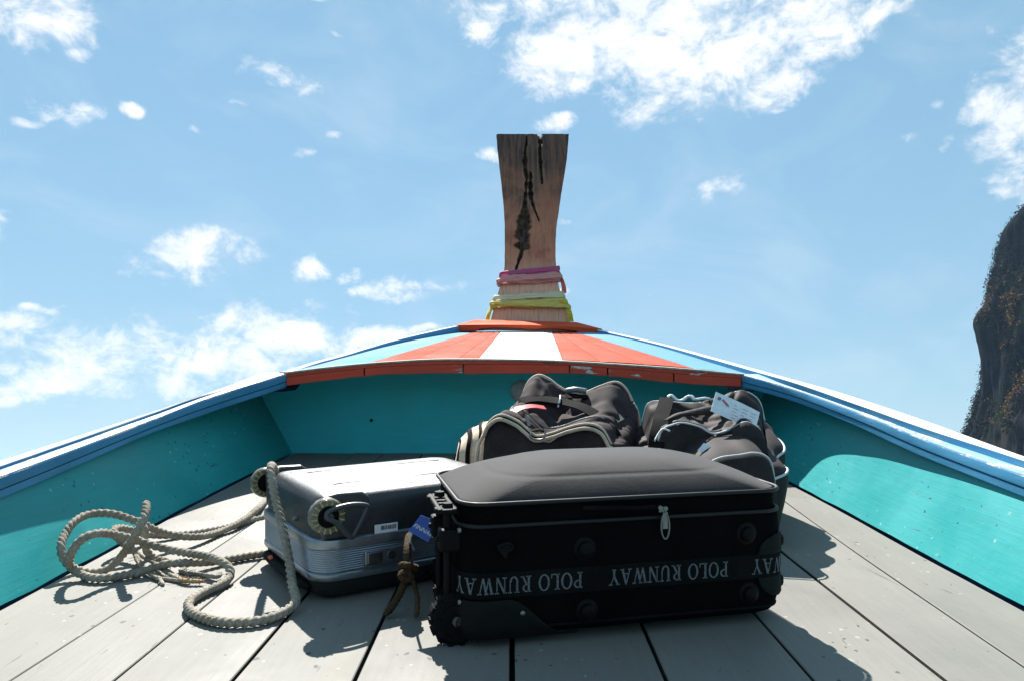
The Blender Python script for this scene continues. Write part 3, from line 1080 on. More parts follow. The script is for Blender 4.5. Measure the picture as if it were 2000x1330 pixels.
mb = MB()
base_ring = None
rings = []
prof = [(.016, .030), (.018, .016), (.024, .007), (.034, .002), (.05, 0), (.08, 0), (.12, 0), (.16, 0), (.20, 0), (.235, -.001), (.243, .0015)]
for z, ins in prof:
    rg = subdiv_ring(rrect(W - 2 * ins, D - 2 * ins, RC, z), .03) if False else rrect(W - 2 * ins + 2 * bulge(z), D - 2 * ins + 2 * bulge(z), RC, z, 10)
    rings.append(rg)
mb.loft(rings)
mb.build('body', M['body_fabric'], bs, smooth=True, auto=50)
# zip gusset
mb = MB()
rings = []
for z, ins in [(.2435, .004), (.247, .006), (.252, .0045), (.257, .0065), (.262, .0045), (.267, .0065), (.272, .0045), (.277, .006), (.284, .003)]:
    rings.append(rrect(W - 2 * ins, D - 2 * ins, RC, z, 10))
mb.loft(rings)
mb.build('zip_gusset', M['body_fabric'], bs, smooth=True)
# puffy lid
mb = MB()
rings = []
ks = [0, .02, .05, .09, .14, .19, .235, .25, .265, .30, .36, .44, .54, .66, .8, .93]
for f in ks:
    z = .287 + .070 * (1 - (1 - f) ** 3.2)
    if abs(f - .25) < .004:
        z -= .0018
    w2, d2 = W * (1 - f * .93) - .006, D * (1 - f * .985) - .006
    rings.append([p + Vector((0, .0, .003 * noise.noise((p.x * 5, p.y * 6, 2)) * f)) for p in rrect(w2, d2, max(.002, min(RC + .22 * f, d2 / 2 - .0005)), z, 10)])
mb.loft(rings)
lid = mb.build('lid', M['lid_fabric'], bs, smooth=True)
mb = MB()
for z, ins, r_ in ((.288, -.001, .0045), (.2435, -.001, .0042)):
    mb.tube(subdiv_ring(rrect(W - 2 * ins, D - 2 * ins, RC, z, 10), .03), r_, 8, closed=True)
mb.build('piping', M['piping'], bs, smooth=True)
mb = MB()
mb.tube(subdiv_ring(rrect(W - .004, D - .004, RC, .035, 10), .03), .0035, 8, closed=True)
mb.build('piping', M['strap_black'], bs, smooth=True)
# zip tape pulled open a little at the front
mb = MB()
mb.tube(cr([(-.11, -D / 2 - .004, .272), (-.05, -D / 2 - .008, .270), (.0, -D / 2 - .007, .267), (.055, -D / 2 - .004, .266)], 8), .0035, 6, flat=(1, 1.6))
mb.build('zip_tape', M['strap_black'], bs, smooth=True)

# lettering strap
BZ = .126
outl = subdiv_ring(rrect(W + .004 + 2 * bulge(BZ), D + .004 + 2 * bulge(BZ), RC, 0, 10), .01)
# rotate list so that it begins at the left end of the front and runs right
k0 = min(range(len(outl)), key=lambda i: (outl[i] - Vector((-W / 2 + RC, -D / 2 - .002 - bulge(BZ), 0))).length)
outl = outl[k0:] + outl[:k0]
cum = [0.0]
for a, b in zip(outl, outl[1:] + outl[:1]):
    cum.append(cum[-1] + (b - a).length)
PER = cum[-1]


def per(s, off=0.0):
    """Point on the strap line at arc s (s = RC at local x = -W/2+RC)."""
    s = (s - RC) % PER
    lo_, hi_ = 0, len(cum) - 1
    while hi_ - lo_ > 1:
        md = (lo_ + hi_) // 2
        if cum[md] <= s:
            lo_ = md
        else:
            hi_ = md
    a, b = outl[lo_], outl[(lo_ + 1) % len(outl)]
    t_ = (s - cum[lo_]) / max(1e-9, cum[lo_ + 1] - cum[lo_])
    p_ = a.lerp(b, t_)
    dr = (b - a).normalized()
    return p_ + Vector((dr.y, -dr.x, 0)) * off


mb = MB()
rg = []
for i in range(160):
    s_ = PER * i / 160
    rg.append([per(s_, -.001) + Vector((0, 0, BZ - .026)), per(s_, .0012) + Vector((0, 0, BZ - .0255)), per(s_, .0012) + Vector((0, 0, BZ + .0255)), per(s_, -.001) + Vector((0, 0, BZ + .026))])
mb.loft(rg, closed=False, loop=True)
strap = mb.build('lettering_strap', M['strap_black'], bs, smooth=True, auto=40)


def strip(x0, y0, x1, y1, th, n=4):
    """Letter stroke with horizontally measured thickness."""
    return [[(lerp(x0, x1, i / n) - th / 2, lerp(y0, y1, i / n)) for i in range(n + 1)],
            [(lerp(x0, x1, i / n) + th / 2, lerp(y0, y1, i / n)) for i in range(n + 1)]]


def hbar(x0, x1, y0, y1, n=4):
    return [[(lerp(x0, x1, i / n), y0) for i in range(n + 1)], [(lerp(x0, x1, i / n), y1) for i in range(n + 1)]]


def arc(cx, cy, rx, ry, tx, ty, a0, a1, n=14):
    A = [R(lerp(a0, a1, i / n)) for i in range(n + 1)]
    return [[(cx + rx * math.cos(a), cy + ry * math.sin(a)) for a in A],
            [(cx + (rx - tx) * math.cos(a), cy + (ry - ty) * math.sin(a)) for a in A]]


TH, TN, SV = .17, .085, .085
GL = {
    'P': (.74, [strip(.2, 0, .2, 1, TH), hbar(.02, .42, 0, SV), hbar(.02, .3, 1 - SV, 1), arc(.32, .735, .38, .265, .15, .09, 90, -90), hbar(.2, .32, .91, 1, 2), hbar(.2, .32, .47, .56, 2)]),
    'O': (.92, [arc(.46, .5, .44, .52, .17, .09, 0, 360, 28)]),
    'L': (.72, [strip(.2, 0, .2, 1, TH), hbar(.02, .68, 0, SV), hbar(.02, .42, 1 - SV, 1), strip(.645, 0, .66, .27, .08)]),
    'R': (.84, [strip(.2, 0, .2, 1, TH), hbar(.02, .4, 0, SV), hbar(.02, .3, 1 - SV, 1), arc(.32, .745, .36, .255, .15, .09, 90, -90), hbar(.2, .32, .91, 1, 2), hbar(.2, .34, .49, .57, 2), strip(.38, .5, .66, 0, TH), hbar(.56, .82, 0, SV, 2)]),
    'U': (.90, [strip(.19, .32, .19, 1, TH), strip(.72, .32, .72, 1, TN), arc(.435, .33, .325, .35, .15, .10, 180, 360), hbar(.02, .38, 1 - SV, 1), hbar(.57, .88, 1 - SV, 1)]),
    'N': (.92, [strip(.18, 0, .18, 1, TN), strip(.18, 1, .74, 0, TH), strip(.76, 0, .76, 1, TN), hbar(.02, .34, 0, SV), hbar(.02, .25, 1 - SV, 1), hbar(.6, .92, 1 - SV, 1)]),
    'W': (1.22, [strip(.16, 1, .40, 0, TH), strip(.40, 0, .62, .95, TN), strip(.56, 1, .82, 0, TH), strip(.82, 0, 1.06, 1, TN), hbar(.0, .32, 1 - SV, 1), hbar(.42, .72, 1 - SV, 1), hbar(.92, 1.22, 1 - SV, 1)]),
    'A': (.92, [strip(.15, 0, .45, 1, TN), strip(.45, 1, .76, 0, TH), hbar(.24, .66, .28, .36), hbar(.0, .30, 0, SV), hbar(.6, .92, 0, SV)]),
    'Y': (.88, [strip(.14, 1, .44, .45, TH), strip(.74, 1, .46, .45, TN), strip(.45, 0, .45, .48, TH), hbar(.0, .3, 1 - SV, 1), hbar(.58, .88, 1 - SV, 1), hbar(.3, .62, 0, SV)]),
    ' ': (.42, []),
}
TEXT = 'POLO RUNWAY'
tot = sum(GL[c][0] + .05 for c in TEXT)
LH = .033
TL = .272
sxl = TL / tot
# upside down: text runs right to left, top of the letters towards the floor
for k, s_end in enumerate((.245 - .327 * 0, .572, .899)):
    cur = 0.0
    for ch in TEXT:
        wd, polys = GL[ch]
        if polys:
            mb = MB()
            for a, b in polys:
                row = []
                for pa, pb in zip(a, b):
                    rr = []
                    for (x_, y_) in (pa, pb):
                        s_ = s_end - (cur + x_) * sxl
                        rr.append(per(s_, .0022) + Vector((0, 0, BZ + LH / 2 - y_ * LH)))
                    row.append(rr)
                # give each stroke a little thickness
                rings = [[r_[0], r_[1]] for r_ in row]
                mb.loft(rings, closed=False)
            mb.build('letter', M['letter'], strap)
        cur += wd + .05

# emblem discs above and below the strap near the right end
M['emblem'] = plain('green_grey_woven_patch', (0.012, 0.015, 0.014), .8, 0, .3, 200, .2, spec=.08)
for sgn in (1, -1):
    mb = MB()
    nA, nB = 22, 7
    rr = []
    for i in range(nA + 1):
        x_ = lerp(-.062, .062, i / nA)
        hh = math.sqrt(max(0, .062 ** 2 - x_ ** 2)) * .72
        rr.append([per(.705 + x_, .0016 + (.0022 * (.5 + .5 * math.sin(j * 2.6 + i * .9)) if 0 < j < nB else -.001)) + Vector((0, 0, BZ + sgn * (.024 + hh * j / nB))) for j in range(nB + 1)])
    mb.loft(rr, closed=False)
    mb.build('emblem_patch', M['emblem'], bs, smooth=True)
for sgn in (1, -1):
    mb = MB()
    c = per(.735, .004) + Vector((0, 0, BZ + sgn * .045))
    nrm = (per(.735, .01) - per(.735, 0)).normalized()
    mb.cyl(c, c + nrm * .003, .013, .011, 16)
    for q in (-.004, .001, .006):
        mb.box(c + nrm * .0035 + Vector((0, 0, q * .8)), (.012, .002, .0022), Matrix.Rotation(math.atan2(nrm.y, nrm.x) + math.pi / 2, 3, 'Z'))
    mb.build('emblem_badge', M['guard_plastic'], bs)

FY = -D / 2 - .004
# rubber feet
for x_, z_ in ((-.105, .188), (.262, .198), (-.10, .060), (.268, .068)):
    mb = MB()
    mb.cyl((x_, FY + .003, z_), (x_, FY - .016, z_), .02, .02, 20, prof=[(0, .024), (.15, .024), (.22, .021), (.3, .0165), (.75, .0155), (.92, .012), (1, .007)])
    mb.build('stud_foot', M['black_plastic'], bs, smooth=True, auto=40)
# torn maker's patch near the top left
mb = MB()
mb.prism([(-.292, FY - .002, .208), (-.262, FY - .002, .213), (-.256, FY - .002, .203), (-.268, FY - .002, .192), (-.272, FY - .002, .178), (-.284, FY - .002, .192)], (0, -.004, 0))
mb.build('torn_patch', M['guard_plastic'], bs)
mb = MB()
mb.tube(cr([(-.288, FY - .008, .205), (-.272, FY - .011, .212), (-.258, FY - .008, .205), (-.268, FY - .009, .196)], 6, True), .0022, 6, True)
mb.build('patch_ring', M['guard_plastic'], bs, smooth=True)

# plastic corner guard wrapping the lower left corner
mb = MB()
rings = []
nn = 40
for i in range(nn + 1):
    s_ = lerp(-.10, .235, i / nn)
    f = max(0, (s_ - .09) / .145)
    zt = BZ - .03 - .074 * smooth01(f * 1.25)
    zb = .017
    off = .0045
    row = []
    for j in range(8):
        z = lerp(zb, zt, j / 7)
        o_ = off - (.010 * (1 - smooth01((z - .012) / .03))) - (.004 if j == 7 else 0)
        row.append(per(s_, o_) + Vector((0, 0, z)))
    rings.append(row)
mb.loft(rings, closed=False)
mb.build('corner_guard', M['guard_plastic'], bs, smooth=True, auto=60)
for s_, z_ in ((.118, .068), (-.012, .09), (-.012, .235)):
    c, n_ = per(s_, .004) + Vector((0, 0, z_)), (per(s_, .01) - per(s_, 0)).normalized()
    mb = MB()
    mb.cyl(c, c + n_ * .004, .0055, .004, 14, prof=[(0, .006), (.6, .0055), (1, .003)])
    mb.build('rivet', M['metal'], bs, smooth=True, auto=50)


def suitcase_wheel(cx, cy, cz, r_, w_, parent, mtyre, mhub, knobs=14):
    """Wheel with its axle along local y."""
    mb_ = MB()
    rings_ = []
    for y_, rr in ((-w_ / 2, r_ * .62), (-w_ / 2, r_ * .86), (-w_ * .3, r_), (w_ * .3, r_), (w_ / 2, r_ * .86), (w_ / 2, r_ * .62)):
        rings_.append([(cx + math.cos(2 * math.pi * k / 36) * rr, cy + y_, cz + math.sin(2 * math.pi * k / 36) * rr) for k in range(36)])
    mb_.loft(rings_)
    for k in range(knobs):
        a = 2 * math.pi * k / knobs
        rot = Matrix.Rotation(-a, 3, 'Y')
        mb_.box((cx + math.cos(a) * r_, cy, cz + math.sin(a) * r_), (.006, w_ * .95, r_ * .2), rot)
    wheel_ = mb_.build('wheel', mtyre, parent, smooth=True, auto=30)
    mb_ = MB()
    mb_.cyl((cx, cy - w_ / 2 - .003, cz), (cx, cy + w_ / 2 + .003, cz), r_ * .6, r_ * .6, 24)
    for k in range(6):
        a = 2 * math.pi * k / 6
        mb_.cyl((cx + math.cos(a) * r_ * .72, cy - w_ / 2 - .003, cz + math.sin(a) * r_ * .72), (cx + math.cos(a) * r_ * .72, cy - w_ / 2 + .004, cz + math.sin(a) * r_ * .72), r_ * .1, None, 8)
    mb_.build('hub', mhub, wheel_, smooth=True, auto=40)
    mb_ = MB()
    mb_.cyl((cx, cy - w_ / 2 - .010, cz), (cx, cy + w_ / 2 + .01, cz), r_ * .2, r_ * .2, 14)
    mb_.build('axle_cap', M['metal'], wheel_, smooth=True, auto=40)
    return wheel_


for sy_ in (-1, 1):
    suitcase_wheel(-W / 2 - .006 + (.045 if sy_ > 0 else 0), sy_ * (D / 2 - .042), .052, .052, .032, bs, M['rubber'], M['black_plastic'])
    mb = MB()
    cy = sy_ * (D / 2 - .02)
    mb.cyl((-W / 2 + .012, cy - .004, .048), (-W / 2 + .012, cy + .004, .048), .022, None, 18)
    mb.box((-W / 2 + .03, cy, .045), (.035, .007, .04))
    mb.build('wheel_bracket', M['black_plastic'], bs, smooth=True, auto=35)

# telescopic handle frame on the left end: two rods, brackets and a slotted end plate
for y_ in (-.155, -.035):
    mb = MB()
    mb.tube([(-W / 2 - .022, y_, z_) for z_ in (.058, .15, .268)], .0085, 12)
    mb.build('handle_rod', M['black_plastic'], bs, smooth=True, auto=50)
    mb = MB()
    mb.box((-W / 2 - .018, y_, .212), (.046, .036, .046))
    mb.build('rod_bracket', M['black_plastic'], bs, bevel=.006)
    mb = MB()
    mb.cyl((-W / 2 - .040, y_ - .004, .214), (-W / 2 - .046, y_ - .004, .214), .006, .005, 12)
    mb.build('bracket_screw', M['guard_plastic'], bs)
    mb = MB()
    mb.cyl((-W / 2 - .031, y_, .072), (-W / 2 - .036, y_, .072), .005, .004, 10)
    mb.build('bracket_screw', M['guard_plastic'], bs)
    mb = MB()
    mb.box((-W / 2 - .016, y_, .066), (.034, .024, .03))
    mb.build('rod_foot', M['black_plastic'], bs, bevel=.004)
mb = MB()
pz = .272
# slotted plate: two rails, cross ties
for x_ in (-W / 2 - .040, -W / 2 - .010):
    mb.box((x_, -.095, pz), (.010, .165, .012))
for y_ in (-.175, -.14, -.11, -.08, -.05, -.015):
    mb.box((-W / 2 - .025, y_, pz), (.024, .010, .011))
for y_ in (-.157, -.033):
    mb.box((-W / 2 - .025, y_, pz), (.048, .022, .011))
mb.build('handle_plate', M['black_plastic'], bs, bevel=.003)
for y_ in (-.155, -.035):
    mb = MB()
    mb.cyl((-W / 2 - .022, y_, pz + .006), (-W / 2 - .022, y_, pz + .014), .012, .010, 16)
    mb.build('plate_button', M['guard_plastic'], bs, smooth=True, auto=40)

# zip pull
mb = MB()
zp = Vector((.063, FY - .004, .262))
mb.cyl(zp + Vector((-.006, 0, .004)), zp + Vector((-.006, -.008, .004)), .006, .005, 12)
mb.cyl(zp + Vector((.006, 0, .002)), zp + Vector((.006, -.008, .002)), .006, .005, 12)
mb.box(zp + Vector((0, -.003, 0)), (.018, .006, .012))
mb.build('zip_slider', M['metal'], bs, bevel=.001)
mb = MB()
loopz = [zp + Vector((.009 * math.cos(a) + .003, -.011, -.034 + .026 * math.sin(a))) for a in [R(15 * k) for k in range(24)]]
mb.tube(loopz, .0022, 6, True)
mb.box(zp + Vector((.003, -.010, -.022)), (.011, .003, .034))
mb.build('zip_pull', M['metal'], bs, smooth=True, auto=50)

# ------------------------------------------------------------------ silver suitcase
SW, SD = .58, .455
sc_ = thing('suitcase', 'silver grey hard-shell suitcase with ribbed aluminium band and small wheels, lying flat', 'suitcase',
            (-.455 + .838 * .29 - .545 * .2275, 1.80 + .545 * .29 + .838 * .2275, 0), math.atan2(.545, .838))
SR = .06


def sring(ins, z, n=10):
    return rrect(SW - 2 * ins, SD - 2 * ins, max(.012, SR - ins * .6), z, n)


mb = MB()
mb.loft([sring(*a) for a in [(.045, .003), (.022, .006), (.010, .016), (.004, .032), (.0, .052)]])
mb.build('lower_shell', M['shell_dark'], sc_, smooth=True, auto=60)
mb = MB()
prof = [(.001, .0485), (-.004, .050), (-.0065, .056), (-.0055, .064), (-.002, .067)]
z = .070
while z < .118:
    prof += [(-.0030, z), (-.0042, z + .0016), (-.0042, z + .0034), (-.0030, z + .005)]
    z += .0053
prof += [(-.002, .122), (-.006, .125), (-.0075, .134), (-.006, .146), (-.001, .149)]
mb.loft([sring(*a) for a in prof])
mb.build('aluminium_band', M['alu'], sc_, smooth=True, auto=35)
mb = MB()
mb.loft([sring(*a) for a in [(.003, .148), (.004, .17), (.007, .20), (.011, .222), (.018, .238), (.030, .2465), (.05, .2500), (.09, .2525), (.14, .254), (.19, .2545)]])
mb.build('upper_shell', M['silver'], sc_, smooth=True, auto=70)
# long ridge pressed into the lid
for y_ in (-.10, .10):
    mb = MB()
    mb.tube([(-.2, y_, .2505), (0, y_, .2515), (.2, y_, .2505)], .004, 8, flat=(2.0, 1))
    mb.build('lid_rib', M['silver'], sc_, smooth=True)

for sy_ in (-1, 1):
    ylo = sy_ * (SD / 2)
    # corner housing
    mb = MB()
    pts = [(-.275, .150), (-.19, .156), (-.165, .185), (-.155, .215), (-.16, .243), (-.18, .256), (-.24, .258), (-.278, .252)]
    mb.prism([(x_, ylo - sy_ * .012, z_) for x_, z_ in pts], (0, sy_ * .022, 0))
    hs = mb.build('wheel_housing', M['shell_grey'] if 'shell_grey' in M else M.setdefault('shell_grey', plain('mid_grey_plastic', (0.045, 0.049, 0.054), .42, 0, .08, 60, .1)), sc_, bevel=.006)
    wy = ylo + sy_ * .024
    wx, wz, wr = -.272, .211, .042
    mb = MB()
    rings = []
    for y_, rr in ((-.013, wr * .60), (-.013, wr * .9), (-.008, wr), (.008, wr), (.013, wr * .9), (.013, wr * .60)):
        rings.append([(wx + math.cos(2 * math.pi * k / 40) * rr, wy + y_, wz + math.sin(2 * math.pi * k / 40) * rr) for k in range(40)])
    mb.loft(rings, cap=False, loop=True)
    wh = mb.build('wheel', M['trans_wheel'], sc_, smooth=True, auto=40)
    mb = MB()
    for k in range(16):
        a = 2 * math.pi * (k + .3) / 16
        for fy in (-1, 1):
            mb.box((wx + math.cos(a) * wr * .80, wy + fy * .0138, wz + math.sin(a) * wr * .80), (wr * .30, .0018, .0038), Matrix.Rotation(-a, 3, 'Y'))
    mb.build('painted_glint', M['wheel_glint'], wh)  # small bright bars painted in as glints on the wheel
    mb = MB()
    mb.cyl((wx, wy - .011, wz), (wx, wy + .011, wz), wr * .64, None, 28)
    mb.build('hub', M['black_plastic'], wh)
    mb = MB()
    mb.cyl((wx, wy + sy_ * .008, wz), (wx, wy + sy_ * .022, wz), .012, .010, 16)
    tri = cr([(-.272, wy + sy_ * .020, .226), (-.225, wy + sy_ * .020, .234), (-.183, wy + sy_ * .018, .228), (-.184, wy + sy_ * .018, .215), (-.212, wy + sy_ * .018, .165), (-.224, wy + sy_ * .019, .162), (-.255, wy + sy_ * .021, .196), (-.278, wy + sy_ * .021, .212)], 5, True)
    mb.tube(tri, .0062, 8, True)
    mb.build('tow_loop', M['shell_grey'], sc_, smooth=True, auto=50)
# wheel-end face: rivets and carry handle
EX = -SW / 2
for y_, z_ in ((-.07, .172), (.07, .176)):
    mb = MB()
    mb.cyl((EX + .006, y_, z_), (EX - .003, y_, z_), .007, .006, 14)
    mb.build('rivet', M['metal'], sc_, smooth=True, auto=50)
mb = MB()
mb.tube(cr([(EX + .010, .17, .030), (EX - .002, .15, .032), (EX - .008, .06, .032), (EX - .008, -.06, .032), (EX - .002, -.15, .032), (EX + .010, -.17, .030)], 8), .012, 10, flat=(1.5, .7))
mb.build('carry_handle', M['guard_plastic'], sc_, smooth=True)
mb = MB()
mb.cyl((EX - .012, .085, .034), (EX - .0195, .085, .034), .013, .012, 18)
mb.build('handle_badge', M['orange_dot'], sc_)
for y_ in (.13, -.13):
    mb = MB()
    mb.cyl((EX - .008, y_, .033), (EX - .0145, y_, .033), .004, None, 10)
    mb.build('handle_hole', M['bilge'], sc_)
# lock on the long side
LY = -SD / 2
mb = MB()
mb.box((-.115, LY - .008, .094), (.115, .008, .036))
mb.build('lock_plate', M['alu'], sc_, bevel=.003)
mb = MB()
mb.box((-.150, LY - .014, .094), (.040, .010, .030))
mb.build('lock_latch', M['white_plastic'] if False else M['metal'], sc_, bevel=.004)
mb = MB()
mb.cyl((-.105, LY - .011, .094), (-.105, LY - .016, .094), .010, None, 18)
mb.cyl((-.105, LY - .016, .094), (-.105, LY - .0165, .094), .005, None, 12, 1)
mb.build('keyhole', [M['metal'], M['bilge']], sc_)
mb = MB()
mb.tube(cr([(.0, LY - .006, .03), (.01, LY - .03, .05), (.06, LY - .034, .05), (.12, LY - .034, .05), (.17, LY - .03, .05), (.18, LY - .006, .03)], 6), .010, 8)
mb.build('carry_handle', M['black_plastic'], sc_, smooth=True)
# barcode sticker
mb = MB()
mb.box((-.115, LY - .0035, .1585), (.060, .003, .021))
stk = mb.build('barcode_sticker', M['paper'], sc_)
mb = MB()
x_ = -.128
for k in range(17):
    w_ = random.choice((.0008, .0012, .002))
    mb.box((x_, LY - .0054, .1605), (w_, .0006, .010))
    x_ += w_ + random.choice((.0007, .0012))
mb.build('barcode', M['ink'], stk)
# white maker's plate at the back corner
mb = MB()
mb.prism([(-.235, .128, .2492), (-.178, .124, .2505), (-.166, .136, .2508), (-.178, .149, .2505), (-.235, .146, .2492)], (0, 0, .004))
mb.build('maker_plate', M['white_plastic'], sc_, bevel=.002)


# ------------------------------------------------------------------ airline tag and cord hanging by the silver suitcase
def text_mesh(body, size, mat, name, parent, mat4, shear=0.0):
    cu = bpy.data.curves.new(name, 'FONT')
    cu.body = body
    cu.size = size
    cu.shear = shear
    cu.align_x = 'CENTER'
    cu.align_y = 'CENTER'
    cu.resolution_u = 3
    tmp = bpy.data.objects.new(name, cu)
    col.objects.link(tmp)
    bpy.context.view_layer.update()
    me = bpy.data.meshes.new_from_object(tmp.evaluated_get(bpy.context.evaluated_depsgraph_get()))
    bpy.data.objects.remove(tmp)
    me.transform(mat4)
    me.materials.clear()
    me.materials.append(mat)
    o = bpy.data.objects.new(name, me)
    col.objects.link(o)
    o.parent = parent
    return o


def basis(o, x, y):
    x = Vector(x).normalized()
    y = Vector(y)
    y = (y - x * y.dot(x)).normalized()
    z = x.cross(y)
    m = Matrix((x, y, z)).transposed().to_4x4()
    m.translation = Vector(o)
    return m


tg = thing('luggage_tag', 'blue airline luggage tag hanging between the silver and the black suitcase', 'tag', (-.200, 1.745, 0))
tb = basis((0, 0, .195), (.80, -.10, -.42), (.35, .1, .9))
mb = MB()
pts = [(-.025, -.022, 0), (.026, -.022, 0), (.027, .018, 0), (.004, .025, 0), (-.018, .022, 0)]
mb.prism([tb @ Vector(p) for p in pts], tb.to_3x3() @ Vector((0, 0, .003)))
mb.build('card', M['tag_blue'], tg)
text_mesh('FINNAIR', .0135, M['paper'], 'lettering', tg, tb @ Matrix.Translation((.004, -.004, .0042)), .35)
mb = MB()
mb.tube(cr([tb @ Vector((-.018, -.018, .001)), Vector((-.035, .05, .15)), Vector((-.03, .09, .12))], 6), .003, 6)
mb.build('tag_loop', M['white_plastic'], tg, smooth=True)


def rope_mesh(mb_, pts, r_, pitch=.050, step=.004, seg=15, lobes=3, taper=0, smooth_it=2, mi=0, phase=0.0):
    path = cr(pts, 10)
    path = resample(path, step)
    for _ in range(smooth_it):
        path = [path[0]] + [(path[i - 1] + path[i] * 2 + path[i + 1]) / 4 for i in range(1, len(path) - 1)] + [path[-1]]
    fr = frames(path)
    rings_ = []
    n = len(path)
    for i, (p_, (t_, s_, u_)) in enumerate(zip(path, fr)):
        tw = 2 * math.pi * (i * step) / pitch + phase
        e = min(i, n - 1 - i)
        k_ = min(1.0, .55 + .15 * e)
        rr = r_ * k_ * (1 + .05 * noise.noise((p_.x * 40, p_.y * 40, p_.z * 40)))
        ring = []
        for q in range(seg):
            a = 2 * math.pi * q / seg
            lob = abs(math.cos(lobes * .5 * (a - tw)))
            ring.append(p_ + (s_ * math.cos(a) + u_ * math.sin(a)) * rr * (.66 + .42 * lob))
        rings_.append(ring)
    mb_.loft(rings_, mi=mi)


def rope_mat(name, c1, c2):
    m, t, p = principled(name)
    tc = t.new('ShaderNodeTexCoord').outputs['Object']
    n = t.noise(tc, 14, 5, .6)
    f = t.noise(tc, 420, 3, .6)
    g = t.noise(tc, 130, 4, .65)
    base = t.mix(t.ramp(n, .35, .68), c4(c1), c4(c2))
    base = t.mix(1.0, base, t.ramp(f, .3, .7, .72, 1.22), 'MULTIPLY')
    base = t.mix(1.0, base, t.ramp(g, .3, .7, .80, 1.12), 'MULTIPLY')
    t.put(p.inputs['Base Color'], base)
    p.inputs['Roughness'].default_value = .85
    p.inputs['Specular IOR Level'].default_value = .1
    bump(t, p, t.math('MULTIPLY_ADD', f, .6, g), .9, .004)
    return m


M['rope'] = rope_mat('hemp_rope', (0.27, 0.235, 0.185), (0.39, 0.35, 0.29))
M['brown_rope'] = rope_mat('brown_cord', (0.055, 0.035, 0.020), (0.10, 0.068, 0.040))
M['rope_tip'] = rope_mat('pink_frayed_tip', (0.45, 0.22, 0.15), (0.50, 0.36, 0.20))

cd = thing('cord', 'short brown knotted cord hanging off the side of the silver suitcase', 'cord', (-.232, 1.765, 0))
mb = MB()
rope_mesh(mb, [(-.015, .12, .15), (-.012, .06, .145), (-.008, .01, .13), (-.005, -.01, .10), (-.01, -.018, .07), (-.03, -.03, .03), (-.05, -.05, .008)], .009, .028, .004, 12)
rope_mesh(mb, [(.004, .0, .12), (.002, -.02, .10), (.012, -.022, .07), (.02, -.03, .045), (.022, -.045, .015), (.020, -.055, .007)], .006, .02, .004, 9)
mb.build('strand', M['brown_rope'], cd, smooth=True)
mb = MB()
rope_mesh(mb, [(-.022, -.004, .105), (-.005, -.026, .112), (.014, -.006, .10), (.0, .012, .095), (-.02, -.008, .085), (-.004, -.028, .08), (.012, -.01, .085)], .0085, .028, .003, 12)
mb.build('knot', M['brown_rope'], cd, smooth=True)

# ------------------------------------------------------------------ mooring rope
R1 = [(-0.62, 2.4, 0.02), (-0.655, 2.27, 0.14), (-0.665, 2.18, 0.25), (-0.632, 2.035, 0.283), (-0.614, 1.989, 0.253), (-0.599, 1.966, 0.213), (-0.574, 1.928, 0.169), (-0.552, 1.893, 0.124), (-0.534, 1.866, 0.078), (-0.515, 1.82, 0.042), (-0.49, 1.765, 0.022), (-0.502, 1.73, 0.014), (-0.529, 1.685, 0.012), (-0.571, 1.662, 0.012), (-0.63, 1.665, 0.012), (-0.683, 1.697, 0.012), (-0.719, 1.735, 0.012), (-0.74, 1.775, 0.012), (-0.746, 1.817, 0.012), (-0.737, 1.867, 0.012), (-0.722, 1.908, 0.012), (-0.712, 1.938, 0.015), (-0.713, 1.968, 0.02), (-0.721, 1.985, 0.033), (-0.747, 2.003, 0.043), (-0.786, 2.032, 0.047), (-0.852, 2.057, 0.05), (-0.908, 2.073, 0.055), (-0.958, 2.066, 0.07), (-1.007, 2.056, 0.09), (-1.04, 2.025, 0.11), (-1.054, 1.977, 0.125), (-1.075, 1.95, 0.12), (-1.091, 1.939, 0.1), (-1.11, 1.95, 0.07), (-1.124, 1.975, 0.04), (-1.108, 1.991, 0.025), (-1.089, 2.013, 0.013), (-1.067, 2.03, 0.013), (-1.053, 2.045, 0.02), (-1.029, 2.045, 0.045), (-0.997, 2.025, 0.08), (-0.966, 2.0, 0.12), (-0.952, 1.998, 0.145), (-0.957, 2.03, 0.165), (-0.977, 2.075, 0.183)]
R2 = [(-0.946, 3.057, 0.012), (-0.908, 2.852, 0.02), (-0.88, 2.673, 0.03), (-0.88, 2.58, 0.025), (-0.89, 2.495, 0.02), (-0.913, 2.435, 0.015), (-0.932, 2.362, 0.02), (-0.957, 2.31, 0.03), (-0.994, 2.289, 0.04), (-1.025, 2.258, 0.06), (-1.048, 2.213, 0.09), (-1.087, 2.202, 0.11), (-1.126, 2.193, 0.125), (-1.163, 2.18, 0.13), (-1.183, 2.147, 0.13), (-1.188, 2.1, 0.12), (-1.185, 2.06, 0.1), (-1.173, 2.02, 0.085), (-1.162, 2.006, 0.06), (-1.145, 2.0, 0.04), (-1.12, 1.991, 0.025), (-1.092, 1.981, 0.014), (-1.052, 1.968, 0.012), (-1.015, 1.975, 0.012), (-0.989, 2.0, 0.012), (-0.957, 2.02, 0.014), (-0.91, 2.03, 0.03), (-0.864, 2.042, 0.03), (-0.822, 2.083, 0.02), (-0.784, 2.126, 0.014), (-0.743, 2.166, 0.012), (-0.693, 2.197, 0.012), (-0.655, 2.218, 0.012)]
